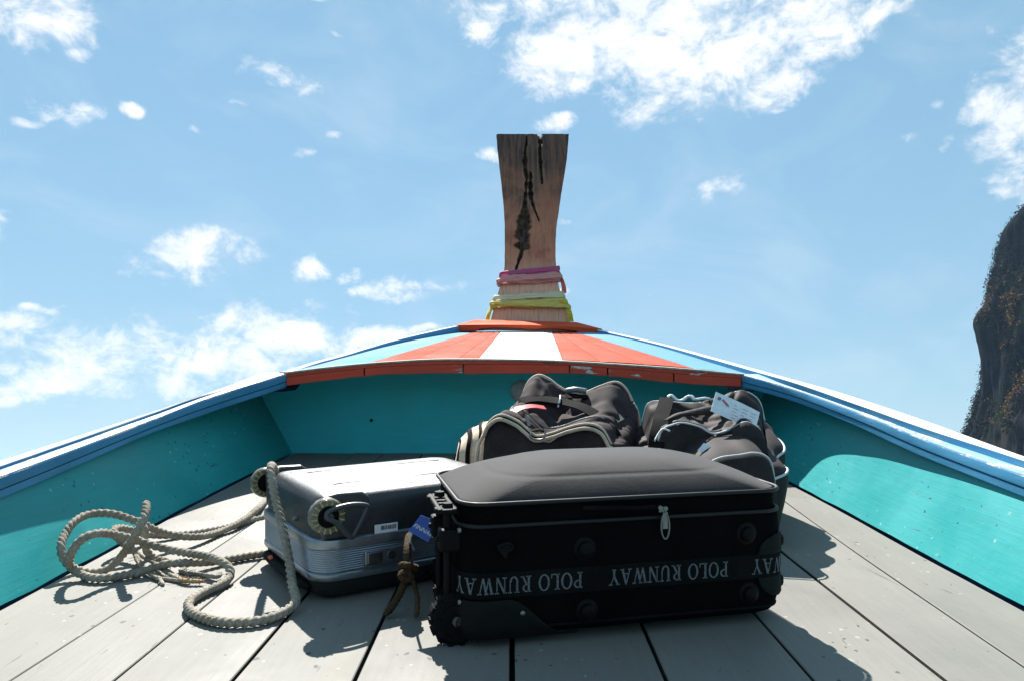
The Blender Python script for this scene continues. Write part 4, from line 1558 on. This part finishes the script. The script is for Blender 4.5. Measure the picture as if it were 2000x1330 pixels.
R3 = [(-0.825, 2.682, 0.012), (-0.838, 2.641, 0.012), (-0.88, 2.581, 0.012), (-0.915, 2.507, 0.012), (-0.966, 2.447, 0.012), (-1.01, 2.415, 0.012), (-1.054, 2.384, 0.016), (-1.096, 2.354, 0.025), (-1.113, 2.311, 0.045), (-1.129, 2.27, 0.065), (-1.135, 2.229, 0.075), (-1.126, 2.194, 0.075), (-1.11, 2.19, 0.055), (-1.083, 2.18, 0.04), (-1.041, 2.144, 0.03)]
R4 = [(-1.0, 2.112, 0.115), (-0.995, 2.105, 0.095), (-0.998, 2.115, 0.055), (-0.992, 2.121, 0.03), (-0.973, 2.126, 0.014), (-0.934, 2.114, 0.012)]
ST = [[(-1.054, 2.157, 0.035), (-1.014, 2.104, 0.018), (-0.956, 2.034, 0.01), (-0.903, 1.989, 0.007), (-0.871, 1.979, 0.007), (-0.831, 1.96, 0.007), (-0.812, 1.96, 0.007)], [(-1.052, 2.157, 0.035), (-1.004, 2.12, 0.02), (-0.957, 2.089, 0.012), (-0.918, 2.041, 0.012), (-0.877, 2.001, 0.012), (-0.846, 1.975, 0.008)], [(-1.051, 2.16, 0.03), (-0.991, 2.083, 0.016), (-0.933, 2.021, 0.01), (-0.912, 2.001, 0.006), (-0.87, 1.932, 0.006)], [(-0.88, 2.054, 0.008), (-0.847, 2.025, 0.008), (-0.82, 2.027, 0.006), (-0.788, 2.008, 0.006), (-0.754, 1.992, 0.008), (-0.749, 2.01, 0.01)], [(-0.937, 2.054, 0.012), (-0.903, 2.034, 0.012), (-0.863, 1.988, 0.01), (-0.837, 1.963, 0.01)]]
TIP = [(-0.847, 1.969, 0.009), (-0.816, 1.95, 0.011), (-0.776, 1.953, 0.009)]
RB = Vector((-.9, 2.0, 0))
rp = thing('mooring_rope', 'thick pale hemp rope looped loosely over the floor planks and the silver suitcase', 'rope', RB)
for pts in (R1, R2, R3, R4):
    mb = MB()
    rope_mesh(mb, [Vector(p) - RB for p in pts], .0107, smooth_it=14, phase=random.random() * 6)
    mb.build('rope_run', M['rope'], rp, smooth=True)
for pts in ST:
    mb = MB()
    rope_mesh(mb, [Vector(p) - RB + Vector((random.uniform(-.004, .004), random.uniform(-.004, .004), 0)) for p in pts], .0052, .016, .003, 8, 2, smooth_it=2)
    mb.build('frayed_strand', M['rope'], rp, smooth=True)
mb = MB()
for k in range(90):
    f = random.random()
    c = cr(TIP, 8)[int(f * 16)] - RB
    dr = Vector((random.uniform(.2, 1), random.uniform(-.6, .6), random.uniform(-.3, .7))).normalized()
    L_ = random.uniform(.008, .018)
    mb.tube([c, c + dr * L_ * .5, c + dr * L_ + Vector((0, 0, -.002))], .0008, 4)
rope_mesh(mb, [Vector(p) - RB for p in TIP], .006, .016, .003, 8, 2)
mb.build('frayed_tip', M['rope_tip'], rp, smooth=True)
mb = MB()
for k in range(140):
    pts = random.choice((ST[0], ST[1], ST[2], ST[3], ST[4]))
    pth = cr(pts, 6)
    c = random.choice(pth) - RB
    a = random.uniform(0, 6.28)
    L_ = random.uniform(.008, .03)
    dr = Vector((math.cos(a), math.sin(a), random.uniform(-.1, .5)))
    e_ = c + dr * L_
    e_.z = max(.001, e_.z)
    mb.tube([c, c.lerp(e_, .5) + Vector((0, 0, .003)), e_], .0006, 4)
fz = mb.build('loose_fibre', M['rope'], rp)
fz['kind'] = 'stuff'

# ------------------------------------------------------------------ duffel bags
M['bag_black'] = fabric('faded_black_canvas', (0.040, 0.0285, 0.0295), .85, 800, .28, .02, stain=((0.034, 0.028, 0.028), .4))
M['bag_black2'] = fabric('black_nylon', (0.028, 0.0235, 0.024), .7, 900, .22, .02)
M['beige'] = fabric('beige_canvas', (0.56, 0.43, 0.32), .85, 700, .16, .1, stain=((0.28, 0.23, 0.18), .5))
M['white_pipe'] = plain('white_piping', (0.50, 0.51, 0.53), .6, 0, .1, 60, .05)
M['red_strap'] = plain('red_ribbon', (0.55, 0.06, 0.06), .4, 0, .15, 60, .1)
M['pull_grey'] = plain('grey_pull_tab', (0.16, 0.17, 0.18), .4, 0, .15, 60, .1)


class Bag:
    def __init__(self, F_, B_, base, sag=.03, bul=.03):
        self.F, self.B = cr(F_, 10), cr(B_, 10)
        self.base = Vector(base)
        self.sag, self.bul = sag, bul
        # outward directions
        mid = sum(self.B, Vector()) / len(self.B) - sum(self.F, Vector()) / len(self.F)
        mid.z = 0
        self.dep = mid.normalized()
        self.u = Vector((self.dep.y, -self.dep.x, 0))

    def section(self, i):
        f, b = self.F[i], self.B[i]
        s_ = i / (len(self.F) - 1)
        e = math.sin(math.pi * min(1, max(0, s_))) ** .4
        d_, bl = self.dep, self.bul
        pts = [Vector((f.x, f.y, .006)) - d_ * bl * .4, Vector((f.x, f.y, f.z * .18)) - d_ * bl, Vector((f.x, f.y, f.z * .5)) - d_ * bl * 1.1,
               Vector((f.x, f.y, f.z * .85)) - d_ * bl * .5, f.copy()]
        for t_ in (.12, .3, .5, .7, .88):
            q = f.lerp(b, t_)
            q.z += (.012 if t_ in (.12, .88) else 0) * e - self.sag * math.sin(math.pi * t_) * (.4 + .6 * e)
            pts.append(q)
        pts += [b.copy(), Vector((b.x, b.y, b.z * .8)) + d_ * bl * .6, Vector((b.x, b.y, b.z * .45)) + d_ * bl, Vector((b.x, b.y, .006)) + d_ * bl * .4]
        return pts

    def body(self, parent, mats, wrinkle=.006, seed=0.0):
        mb_ = MB()
        rings_ = []
        n = len(self.F)
        for i in range(n):
            c = cr(self.section(i), 8)
            c = [p_ + Vector((0, 0, 1)) * wrinkle * (noise.noise((p_ * 9) + Vector((seed, 0, 0))) + .6 * noise.noise((p_ * 21) + Vector((0, seed, 0)))) * (1 if p_.z > .05 else 0) -
                 self.dep * wrinkle * .7 * noise.noise((p_ * 12) + Vector((0, 0, seed))) for p_ in c]
            c2 = []
            for p_ in c:
                q = p_ + Vector((0, seed * 3, 0))
                n1 = noise.noise(Vector((q.x * 11, q.y * 5, q.z * 9)) + Vector((.6 * noise.noise(q * 6), 0, 0)))
                n2 = noise.noise(Vector((q.x * 5, q.y * 14, q.z * 6)) + Vector((3, .8 * noise.noise(q * 7), 0)))
                cre = max(0, 1 - abs(n1) * 5) ** 1.5 + .8 * max(0, 1 - abs(n2) * 5) ** 1.5
                c2.append(p_ - Vector((0, -.35, .94)) * cre * wrinkle * 1.1 * (1 if p_.z > .05 else 0))
            rings_.append([p_ - self.base for p_ in c2])
        # rounded closures at both ends
        def closure(r_, sgn):
            cen = sum(r_, Vector()) / len(r_)
            out = []
            for f, o_ in ((.96, .012), (.86, .026), (.6, .034), (.25, .038)):
                out.append([cen.lerp(p_, f) + self.u * sgn * o_ for p_ in r_])
            return out
        L0, L1 = closure(rings_[0], -1), closure(rings_[-1], 1)
        allr = L0[::-1] + rings_ + L1
        nl = len(L0)
        mb_.loft(allr, closed=True, mif=lambda i, k: 1 if i < nl else (2 if i >= nl + n - 1 else 0))
        return mb_.build('body', mats, parent, smooth=True)


B1F = [(-0.089, 2.6, 0.300), (-0.072, 2.593, 0.336), (-0.035, 2.585, 0.359), (0.018, 2.578, 0.34), (0.051, 2.57, 0.314), (0.083, 2.562, 0.292), (0.136, 2.555, 0.303), (0.191, 2.547, 0.323), (0.249, 2.54, 0.334), (0.294, 2.533, 0.318), (0.322, 2.525, 0.270)]
B1B = [(0.035, 2.95, 0.38), (0.062, 2.944, 0.447), (0.099, 2.938, 0.474), (0.14, 2.931, 0.459), (0.174, 2.925, 0.433), (0.219, 2.919, 0.411), (0.274, 2.913, 0.411), (0.33, 2.906, 0.434), (0.385, 2.9, 0.45), (0.421, 2.894, 0.428), (0.446, 2.888, 0.380)]
g1 = Vector((.17, 2.74, 0))
d1 = thing('duffel_bag', 'black duffel bag with beige edging and beige end pocket, against the turquoise bulkhead', 'duffel bag', g1)
bag1 = Bag(B1F, B1B, g1, .028, .03)
bag1.body(d1, [M['bag_black'], M['beige'], M['bag_black']], .007, 1.0)


def offs(path, v):
    return [p_ + Vector(v) for p_ in path]


def rel(path, b):
    return [Vector(p_) - b for p_ in path]


dp = bag1.dep
for path, sg in ((bag1.F, -1), (bag1.B, 1)):
    mb = MB()
    mb.tube(rel(offs(path, dp * sg * .003 + Vector((0, 0, .005))), g1), .0066, 8)
    mb.tube(rel(offs(path, dp * sg * .017 + Vector((0, 0, -.007))), g1), .0066, 8)
    mb.build('beige_edging', M['beige'], d1, smooth=True)
    mb = MB()
    mb.tube(rel(offs(path, dp * sg * .012 + Vector((0, 0, .0))), g1), .0045, 6)
    mb.build('edge_zip', M['strap_black'], d1, smooth=True)
    # edging runs on down the ends
    for q, su in ((path[0], -1), (path[-1], 1)):
        mb = MB()
        dn = [q + dp * sg * .010, q + bag1.u * su * .018 + Vector((0, 0, -.04)) + dp * sg * .018, q + bag1.u * su * .022 + Vector((0, 0, -.11)) + dp * sg * .026, q + bag1.u * su * .018 + Vector((0, 0, -.2)) + dp * sg * .026]
        mb.tube(rel(cr(dn, 6), g1), .0058, 8)
        mb.build('beige_edging', M['beige'], d1, smooth=True)


def webbing(name, pts, w_, mat, parent, base, nrm=(0, -.35, .93), th=.0035, n=8):
    """A flat strap laid along a path."""
    path = cr(pts, n)
    fr = frames(path)
    nn_ = Vector(nrm).normalized()
    mb_ = MB()
    rings_ = []
    for p_, (t_, s_, u_) in zip(path, fr):
        side = t_.cross(nn_)
        side = side.normalized() if side.length > 1e-4 else s_
        up_ = side.cross(t_).normalized()
        rings_.append([p_ - base + side * w_ / 2 - up_ * th / 2, p_ - base + side * w_ / 2 + up_ * th / 2, p_ - base + up_ * th * .7, p_ - base - side * w_ / 2 + up_ * th / 2, p_ - base - side * w_ / 2 - up_ * th / 2])
    mb_.loft(rings_)
    return mb_.build(name, mat, parent, smooth=True, auto=40)


# pocket on the left end: beige and black layers
mb = MB()
rings = []
lay = [(-.075, .150, .325), (-.105, .150, .318), (-.106, .154, .322), (-.116, .154, .318), (-.117, .149, .310), (-.140, .146, .298), (-.141, .150, .300), (-.156, .149, .292), (-.157, .144, .285), (-.178, .132, .262), (-.179, .134, .262), (-.186, .128, .25), (-.196, .10, .21), (-.200, .05, .15)]
for x_, hd, zt in lay:
    cdep = 2.76 + (x_ + .1) * -.4
    rg = []
    for k in range(28):
        a = 2 * math.pi * k / 28
        ca, sa_ = math.cos(a), math.sin(a)
        py = math.copysign(abs(ca) ** .55, ca) * hd
        pz = zt / 2 + math.copysign(abs(sa_) ** .55, sa_) * zt / 2
        rg.append(Vector((x_ + .010 * noise.noise((py * 9, pz * 9, x_ * 8)), cdep + py, max(.004, pz))) - g1)
    rings.append(rg)
mb.loft(rings, mif=lambda i, k: 1 if i in (2, 3, 6, 7, 10) else 0)
mb.build('end_pocket', [M['beige'], M['strap_black']], d1, smooth=True, auto=50)

nf = len(bag1.F)
# carrying straps over the top and the gathered grip
webbing('strap', [(.012, 2.80, .355), (.03, 2.78, .392), (.07, 2.80, .402), (.13, 2.82, .398), (.19, 2.80, .390), (.26, 2.74, .372), (.325, 2.66, .325), (.36, 2.60, .25), (.37, 2.58, .15)], .05, M['strap_black'], d1, g1)
webbing('strap', [(.20, 2.86, .408), (.28, 2.87, .405), (.34, 2.84, .392), (.385, 2.80, .35), (.41, 2.74, .28), (.415, 2.68, .18)], .038, M['strap_black'], d1, g1)
mb = MB()
mb.tube(rel(cr([(.205, 2.90, .424), (.235, 2.88, .430), (.275, 2.875, .424)], 6), g1), .012, 10, flat=(1.2, .9))
mb.build('grip', M['pull_grey'], d1, smooth=True)
mb = MB()
mb.tube(rel(cr([(.165, 2.79, .372), (.172, 2.795, .398), (.176, 2.83, .412)], 6), g1), .003, 6)
mb.build('strap_loop', M['white_plastic'], d1, smooth=True)
# beige triangle panels near the right end
webbing('beige_panel', [(.33, 2.66, .318), (.35, 2.70, .335), (.385, 2.76, .345)], .035, M['beige'], d1, g1, (.5, -.5, .7))
# red ribbon and its plastic clip
webbing('red_ribbon', [(-.005, 2.66, .362), (.025, 2.68, .378), (.07, 2.71, .383), (.115, 2.73, .376)], .030, M['red_strap'], d1, g1)
mb = MB()
mb.box(Vector((-.012, 2.645, .362)) - g1, (.030, .02, .014), Matrix.Rotation(.3, 3, 'Y'))
mb.build('red_clip', M['red_plastic'], d1, bevel=.004)
mb = MB()
mb.box(Vector((.008, 2.635, .362)) - g1, (.022, .006, .008))
mb.build('clip_buckle', M['metal'], d1, bevel=.002)
mb = MB()
mb.prism([Vector(p_) - g1 for p_ in ((.042, 2.605, .358), (.052, 2.603, .360), (.062, 2.59, .332), (.060, 2.588, .328), (.052, 2.590, .328))], (.001, -.004, .001))
mb.build('zip_pull', M['pull_grey'], d1)
# long pocket zip across the top
mb = MB()
zl = [bag1.F[int(k)].lerp(bag1.B[int(k)], .28) + Vector((0, 0, -.012)) for k in range(20, nf - 14, 6)]
mb.tube(rel(cr(zl, 4), g1), .003, 6)
mb.build('pocket_zip', M['pull_grey'], d1, smooth=True)
# D-ring at the front dip
mb = MB()
mb.tube(rel(cr([(.062, 2.535, .312), (.060, 2.53, .300), (.070, 2.528, .292), (.096, 2.525, .292), (.108, 2.528, .302), (.107, 2.533, .316)], 5), g1), .0032, 8)
mb.build('d_ring', M['metal'], d1, smooth=True)
webbing('ring_tab', [(.066, 2.545, .318), (.086, 2.540, .322), (.106, 2.545, .318)], .014, M['strap_black'], d1, g1)

# second duffel ------------------------------------------------------
B2F = [(0.462, 2.5, 0.250), (0.480, 2.5, 0.318), (0.52, 2.5, 0.34), (0.552, 2.5, 0.344), (0.604, 2.5, 0.331), (0.646, 2.5, 0.31), (0.7, 2.5, 0.324), (0.749, 2.5, 0.347), (0.79, 2.5, 0.327), (0.806, 2.5, 0.302), (0.818, 2.5, 0.250)]
B2B = [(0.467, 2.8, 0.310), (0.487, 2.8, 0.378), (0.53, 2.8, 0.391), (0.568, 2.8, 0.388), (0.626, 2.8, 0.382), (0.687, 2.8, 0.386), (0.737, 2.8, 0.404), (0.784, 2.8, 0.418), (0.838, 2.8, 0.424), (0.889, 2.8, 0.390), (0.909, 2.8, 0.320)]
g2 = Vector((.67, 2.62, 0))
d2 = thing('duffel_bag', 'black duffel bag with white piping and white card tag, by the turquoise side wall', 'duffel bag', g2)
bag2 = Bag(B2F, B2B, g2, .030, .028)
bag2.body(d2, [M['bag_black2']] * 3, .010, 6.0)
for path, a, b, zo in ((bag2.F, 5, None, .004), (bag2.B, 0, 50, .004), (bag2.B, 73, None, .004)):
    mb = MB()
    mb.tube(rel(offs(path[a:b], (0, -.004, zo)), g2), .0029, 8)
    mb.build('white_piping', M['white_pipe'], d2, smooth=True)
# raised hood of the front flap
mb = MB()
hood = []
for k in range(60, len(bag2.F), 2):
    f = bag2.F[k]
    hood.append([f + Vector((0, .02, .004)) - g2, f + Vector((0, -.012, .006)) - g2, f + Vector((.004, -.030, -.030)) - g2, f + Vector((.004, -.036, -.10)) - g2])
mb.loft(hood, closed=False)
mb.build('front_flap', M['bag_black2'], d2, smooth=True)
# outer pocket
B2P = [(0.535, 2.31, 0.17), (0.555, 2.3, 0.225), (0.585, 2.3, 0.250), (0.621, 2.3, 0.265), (0.674, 2.3, 0.272), (0.712, 2.3, 0.278), (0.745, 2.3, 0.271), (0.766, 2.3, 0.247), (0.775, 2.3, 0.196), (0.778, 2.3, .13)]
pk = cr(B2P, 5)
mb = MB()
rings = []
for p_ in pk:
    rings.append([Vector((p_.x + (p_.x - .67) * .1, 2.49, p_.z + .035)) - g2, Vector((p_.x + (p_.x - .67) * .05, 2.40, p_.z + .020)) - g2, p_ + Vector((0, .01, .004)) - g2, p_ + Vector((0, -.018, -.02)) - g2, Vector((p_.x, 2.265, p_.z * .5)) - g2, Vector((p_.x, 2.28, .004)) - g2])
mb.loft(rings, closed=False)
mb.build('front_pocket', M['bag_black2'], d2, smooth=True)
mb = MB()
mb.tube(rel(offs(pk[7:], (0, -.004, .004)), g2), .0029, 8)
mb.build('white_piping', M['white_pipe'], d2, smooth=True)
# right end panel with wavy piping and a wet-look side pocket
B2R = [(0.897, 2.79, 0.350), (0.888, 2.73, 0.306), (0.889, 2.68, 0.291), (0.908, 2.62, 0.270), (0.897, 2.56, 0.250), (0.856, 2.51, 0.236), (0.845, 2.46, 0.225), (0.850, 2.40, 0.216), (0.825, 2.35, 0.209), (0.780, 2.32, 0.199)]
mb = MB()
pr_ = cr(B2R, 6)
mb.tube(rel(pr_, g2), .0042, 8)
mb.build('white_piping', M['white_pipe'], d2, smooth=True)
mb = MB()
rings = []
for i, p_ in enumerate(pr_):
    f = i / (len(pr_) - 1)
    inn = Vector((lerp(.90, .77, f), p_.y + .01, p_.z + .03))
    rings.append([inn - g2, p_.lerp(inn, .4) + Vector((0, 0, .012)) - g2, p_ - g2, p_ + Vector((.002, -.004, -.03)) - g2, Vector((p_.x - .012 + .01 * noise.noise((f * 6, 1, 0)), p_.y - .008, p_.z * .55)) - g2, Vector((p_.x - .035, p_.y, .004)) - g2])
mb.loft(rings, closed=False)
mb.build('side_pocket', M['bag_black2'], d2, smooth=True)
# zip along the crumpled front edge and a shoulder strap over the left end
mb = MB()
mb.tube(rel(offs(bag2.F[20:57], (0, .016, .008)), g2), .0035, 6)
mb.build('edge_zip', M['pull_grey'], d2, smooth=True)
webbing('strap', [(.555, 2.79, .405), (.535, 2.72, .386), (.510, 2.64, .364), (.490, 2.57, .342), (.465, 2.50, .29), (.45, 2.46, .2)], .05, M['strap_black'], d2, g2)
mb = MB()
mb.tube(rel(cr([(.560, 2.80, .408), (.575, 2.80, .414), (.592, 2.79, .398), (.610, 2.79, .398), (.625, 2.78, .410), (.645, 2.785, .412), (.655, 2.78, .402), (.69, 2.78, .406), (.71, 2.79, .402)], 6), g2), .0048, 8)
mb.tube(rel(cr([(.612, 2.785, .396), (.632, 2.775, .414), (.650, 2.775, .400)], 6), g2), .0048, 8)
mb.build('white_clip', M['white_plastic'], d2, smooth=True)
mb = MB()
mb.tube(rel(cr([(.435, 2.42, .232), (.448, 2.425, .255), (.466, 2.43, .268)], 6), g2), lambda f: .017 * (1 - .35 * (2 * f - 1) ** 2), 12)
mb.build('beige_toggle', M['beige'], d2, smooth=True)
mb = MB()
mb.tube(rel(cr([(.446, 2.43, .30), (.462, 2.45, .320), (.478, 2.46, .333), (.500, 2.46, .326)], 6), g2), .003, 6)
mb.build('strap_loop', M['white_pipe'], d2, smooth=True)
# crumple folds across the top, gathered at the left
for k in range(5):
    mb = MB()
    a = Vector((.50 + .03 * k, 2.55 + .02 * k, .350 + .004 * k))
    mb.tube(rel(cr([a, a + Vector((.06, .05, .014)), a + Vector((.13, .09, .016)), a + Vector((.19, .12, .008))], 6), g2), lambda f: .010 * math.sin(math.pi * min(1, max(0.05, f))) + .001, 8, flat=(1.6, .8))
    mb.build('fabric_fold', M['bag_black2'], d2, smooth=True)

# card tag lying on the second duffel
ct = thing('luggage_tag', 'white paper card tag lying slanted on top of the right duffel bag', 'tag', (.735, 2.56, 0))
cb = basis((0, 0, .378), (.146, .0, -.068), (.028, .035, .055))
mb = MB()
pts = [Vector((-.080, -.038, 0)), Vector((.080, -.038, 0)), Vector((.080, .038, 0)), Vector((-.080, .038, 0))]
rows = []
for i in range(9):
    x_ = lerp(-.08, .08, i / 8)
    zz = .004 * math.sin(i / 8 * math.pi)
    rows.append([cb @ Vector((x_, -.038, zz)), cb @ Vector((x_, .038, zz)), cb @ Vector((x_, .038, zz + .0015)), cb @ Vector((x_, -.038, zz + .0015))])
mb.loft(rows)
mb.build('card', M['paper'], ct)
mb = MB()
for r_ in range(5):
    for k in range(3):
        x_ = -.012 + k * .03
        L_ = random.uniform(.010, .024)
        mb.box(cb @ Vector((x_ + L_ / 2, .018 - r_ * .012, .0068)), (L_, .0014, .0003), cb.to_3x3())
mb.build('printed_line', M['pink_ink'], ct)
mb = MB()
mb.prism([cb @ Vector(p_) for p_ in ((-.052, .022, .0052), (-.030, .010, .0062), (-.026, .002, .0062), (-.036, .004, .006), (-.054, .016, .0052))], cb.to_3x3() @ Vector((0, 0, .0008)))
mb.build('printed_mark', M['pink_ink'], ct)
mb = MB()
mb.cyl(cb @ Vector((-.064, .018, .0035)), cb @ Vector((-.064, .018, .006)), .006, None, 14)
mb.build('eyelet', M['metal'], ct)
t2 = thing('luggage_tag', 'small crumpled white paper tag peeping out behind the lid of the black suitcase', 'tag', (.605, 2.36, 0))
mb = MB()
rows = []
for i in range(7):
    f = i / 6
    a = Vector((-.036, .03, .274 + .004 * math.sin(f * 5))).lerp(Vector((.020, .03, .250)), f)
    b = Vector((-.012, .045, .296)).lerp(Vector((.040, .045, .268 + .004 * math.sin(f * 6))), f)
    rows.append([a, b, b + Vector((0, -.002, .001)), a + Vector((0, -.002, .001))])
mb.loft(rows)
mb.build('card', M['paper'], t2)

# ------------------------------------------------------------------ limestone cliff across the water
def make_cliff():
    m, t, p = principled('grey_limestone')
    tc = t.new('ShaderNodeTexCoord').outputs['Object']
    v = t.noise(t.mapping(tc, (1, 1, .18)), .16, 8, .65, .5)
    b = t.noise(tc, .035, 5, .6)
    veg = t.noise(tc, .06, 7, .65, .3)
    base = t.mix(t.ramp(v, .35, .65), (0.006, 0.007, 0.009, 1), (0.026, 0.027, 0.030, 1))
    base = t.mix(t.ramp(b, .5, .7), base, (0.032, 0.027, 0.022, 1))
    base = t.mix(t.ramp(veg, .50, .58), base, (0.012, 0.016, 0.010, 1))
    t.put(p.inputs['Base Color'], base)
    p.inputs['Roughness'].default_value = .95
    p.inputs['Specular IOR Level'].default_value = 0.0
    bump(t, p, v, .8, 2.0)
    CL = [(-1.2, 221.5), (7.7, 225.8), (17.5, 230.4), (22.0, 232.5), (29.8, 236.7), (36.4, 239.2), (41.6, 241.6), (53.6, 244.2), (63.0, 244.0), (72.5, 242.8), (82.0, 244.0), (85.5, 249.5), (98.6, 253.8), (109.8, 256.9), (120.5, 259.9), (127.6, 264.3), (132.4, 270.3), (135.9, 274.8), (142.0, 284.0), (147, 296), (150, 315)]
    fx = table([c[0] for c in CL], [c[1] for c in CL])
    DC, TC = 480.0, R(41.0)
    cx, cy = DC * math.sin(TC), DC * math.cos(TC)
    HS = [-1.2, 20, 40, 60, 80, 100, 120, 135, 144, 150]
    gen = table(HS, [DC * math.sin(TC - math.atan(fx(h) / 400)) for h in HS])
    NA, NH = 380, 190
    mb_ = MB()
    rings_ = []
    for j in range(NH + 1):
        h = lerp(-1.2, 150.0, j / NH)
        Rs = DC * math.sin(TC - math.atan(fx(h) / 400))
        ring = []
        for i in range(NA):
            a = 2 * math.pi * i / NA
            c_, s_ = math.cos(a), math.sin(a)
            near = math.exp(-((a - R(150)) / .30) ** 2)
            fl = noise.noise((c_ * 11, s_ * 11, h * .012)) * 4.5 + noise.noise((c_ * 28, s_ * 28, h * .035)) * 2.6 + noise.noise((c_ * 75, s_ * 75, h * .11)) * 1.4
            led = noise.noise((c_ * 6, s_ * 6, h * .05)) * 3.0
            butt = 13 * math.exp(-((a - R(194)) / .12) ** 2) * smooth01((88 - h) / 30) * (.75 + .5 * noise.noise((3, 1, h * .07)))
            rr = lerp(gen(h), Rs, near) + (fl + led) * min(1, (150.5 - h) / 12) * (1 - .65 * near) + butt
            rr = max(rr, .5)
            ring.append((cx + c_ * rr, cy + s_ * rr, h))
        rings_.append(ring)
    mb_.loft(rings_)
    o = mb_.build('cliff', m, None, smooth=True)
    o['kind'] = 'structure'
    o['label'] = 'tall shaded limestone cliff with shrubs at the right edge'
    # shrubs clinging to it
    ms = []
    for nm, c in (('dark_shrub_leaves', (0.008, 0.011, 0.007)), ('olive_shrub_leaves', (0.075, 0.070, 0.026)), ('rusty_shrub_leaves', (0.17, 0.082, 0.034))):
        ms.append(plain(nm, c, .9, 0, .3, .4, 0, spec=0.0))
    sb_ = MB()
    rnd = random.Random(3)
    pts = []
    while len(pts) < 5200:
        j = rnd.randrange(2, NH)
        i = rnd.randrange(int(NA * .38), int(NA * .70))
        p0 = Vector(rings_[j][i])
        dens = noise.noise(p0 * .035) + .3 * noise.noise(p0 * .11)
        low = smooth01((45 - p0.z) / 30)
        if dens + low * .35 > -.05 + rnd.random() * .3 or (j > NH - 14 and rnd.random() < .5):
            pts.append((p0, i))
    for p0, i in pts:
        out = Vector((p0.x - cx, p0.y - cy, 0)).normalized()
        rust = noise.noise(p0 * .03 + Vector((9, 0, 0))) + (0.8 if p0.z < 80 + 14 * noise.noise(p0 * .05) and NA * .495 < i < NA * .60 else -.3)
        mi = (2 if rnd.random() < .6 else 1) if rust > .25 + rnd.random() * .2 else (1 if rnd.random() < .06 else 0)
        s_ = rnd.uniform(.6, 1.6)
        for k in range(9):
            c = p0 + out * rnd.uniform(-.2, 1.0) * s_ + Vector((rnd.gauss(0, .6), rnd.gauss(0, .6), rnd.gauss(.3, .6))) * s_
            n_ = (out * (1.2 if mi == 0 else .5) + Vector((0, 0, 0 if mi == 0 else .7)) + Vector((rnd.gauss(0, .6), rnd.gauss(0, .6), rnd.gauss(.5, .5)))).normalized()
            a_ = n_.orthogonal().normalized() * s_ * rnd.uniform(.25, .55)
            b_ = n_.cross(a_) * rnd.uniform(.6, 1)
            sb_.add([c - a_, c - b_ * .6, c + a_, c + b_], [(0, 1, 2, 3)], mi)
    so_ = sb_.build('cliff_shrubs', ms, None)
    so_['kind'] = 'stuff'
    so_['label'] = 'dry green and rusty shrubs growing on the cliff face'


make_cliff()


# ------------------------------------------------------------------ sea haze between the boat and the cliff
def make_haze():
    m = bpy.data.materials.new('sea_haze')
    m.use_nodes = True
    t = NT(m.node_tree)
    t.n.clear()
    out = t.new('ShaderNodeOutputMaterial')
    v = t.new('ShaderNodeVolumePrincipled')
    v.inputs['Color'].default_value = (0.45, 0.68, 1.0, 1)
    v.inputs['Density'].default_value = HAZE
    v.inputs['Anisotropy'].default_value = 0.3
    t.l.new(v.outputs[0], out.inputs['Volume'])
    mb_ = MB()
    mb_.box((0, 0, 78.5), (19000, 19000, 161))
    o = mb_.build('haze', m)
    o['kind'] = 'stuff'
    o['label'] = 'thin sea haze in the air'


HAZE = 0.00007
make_haze()
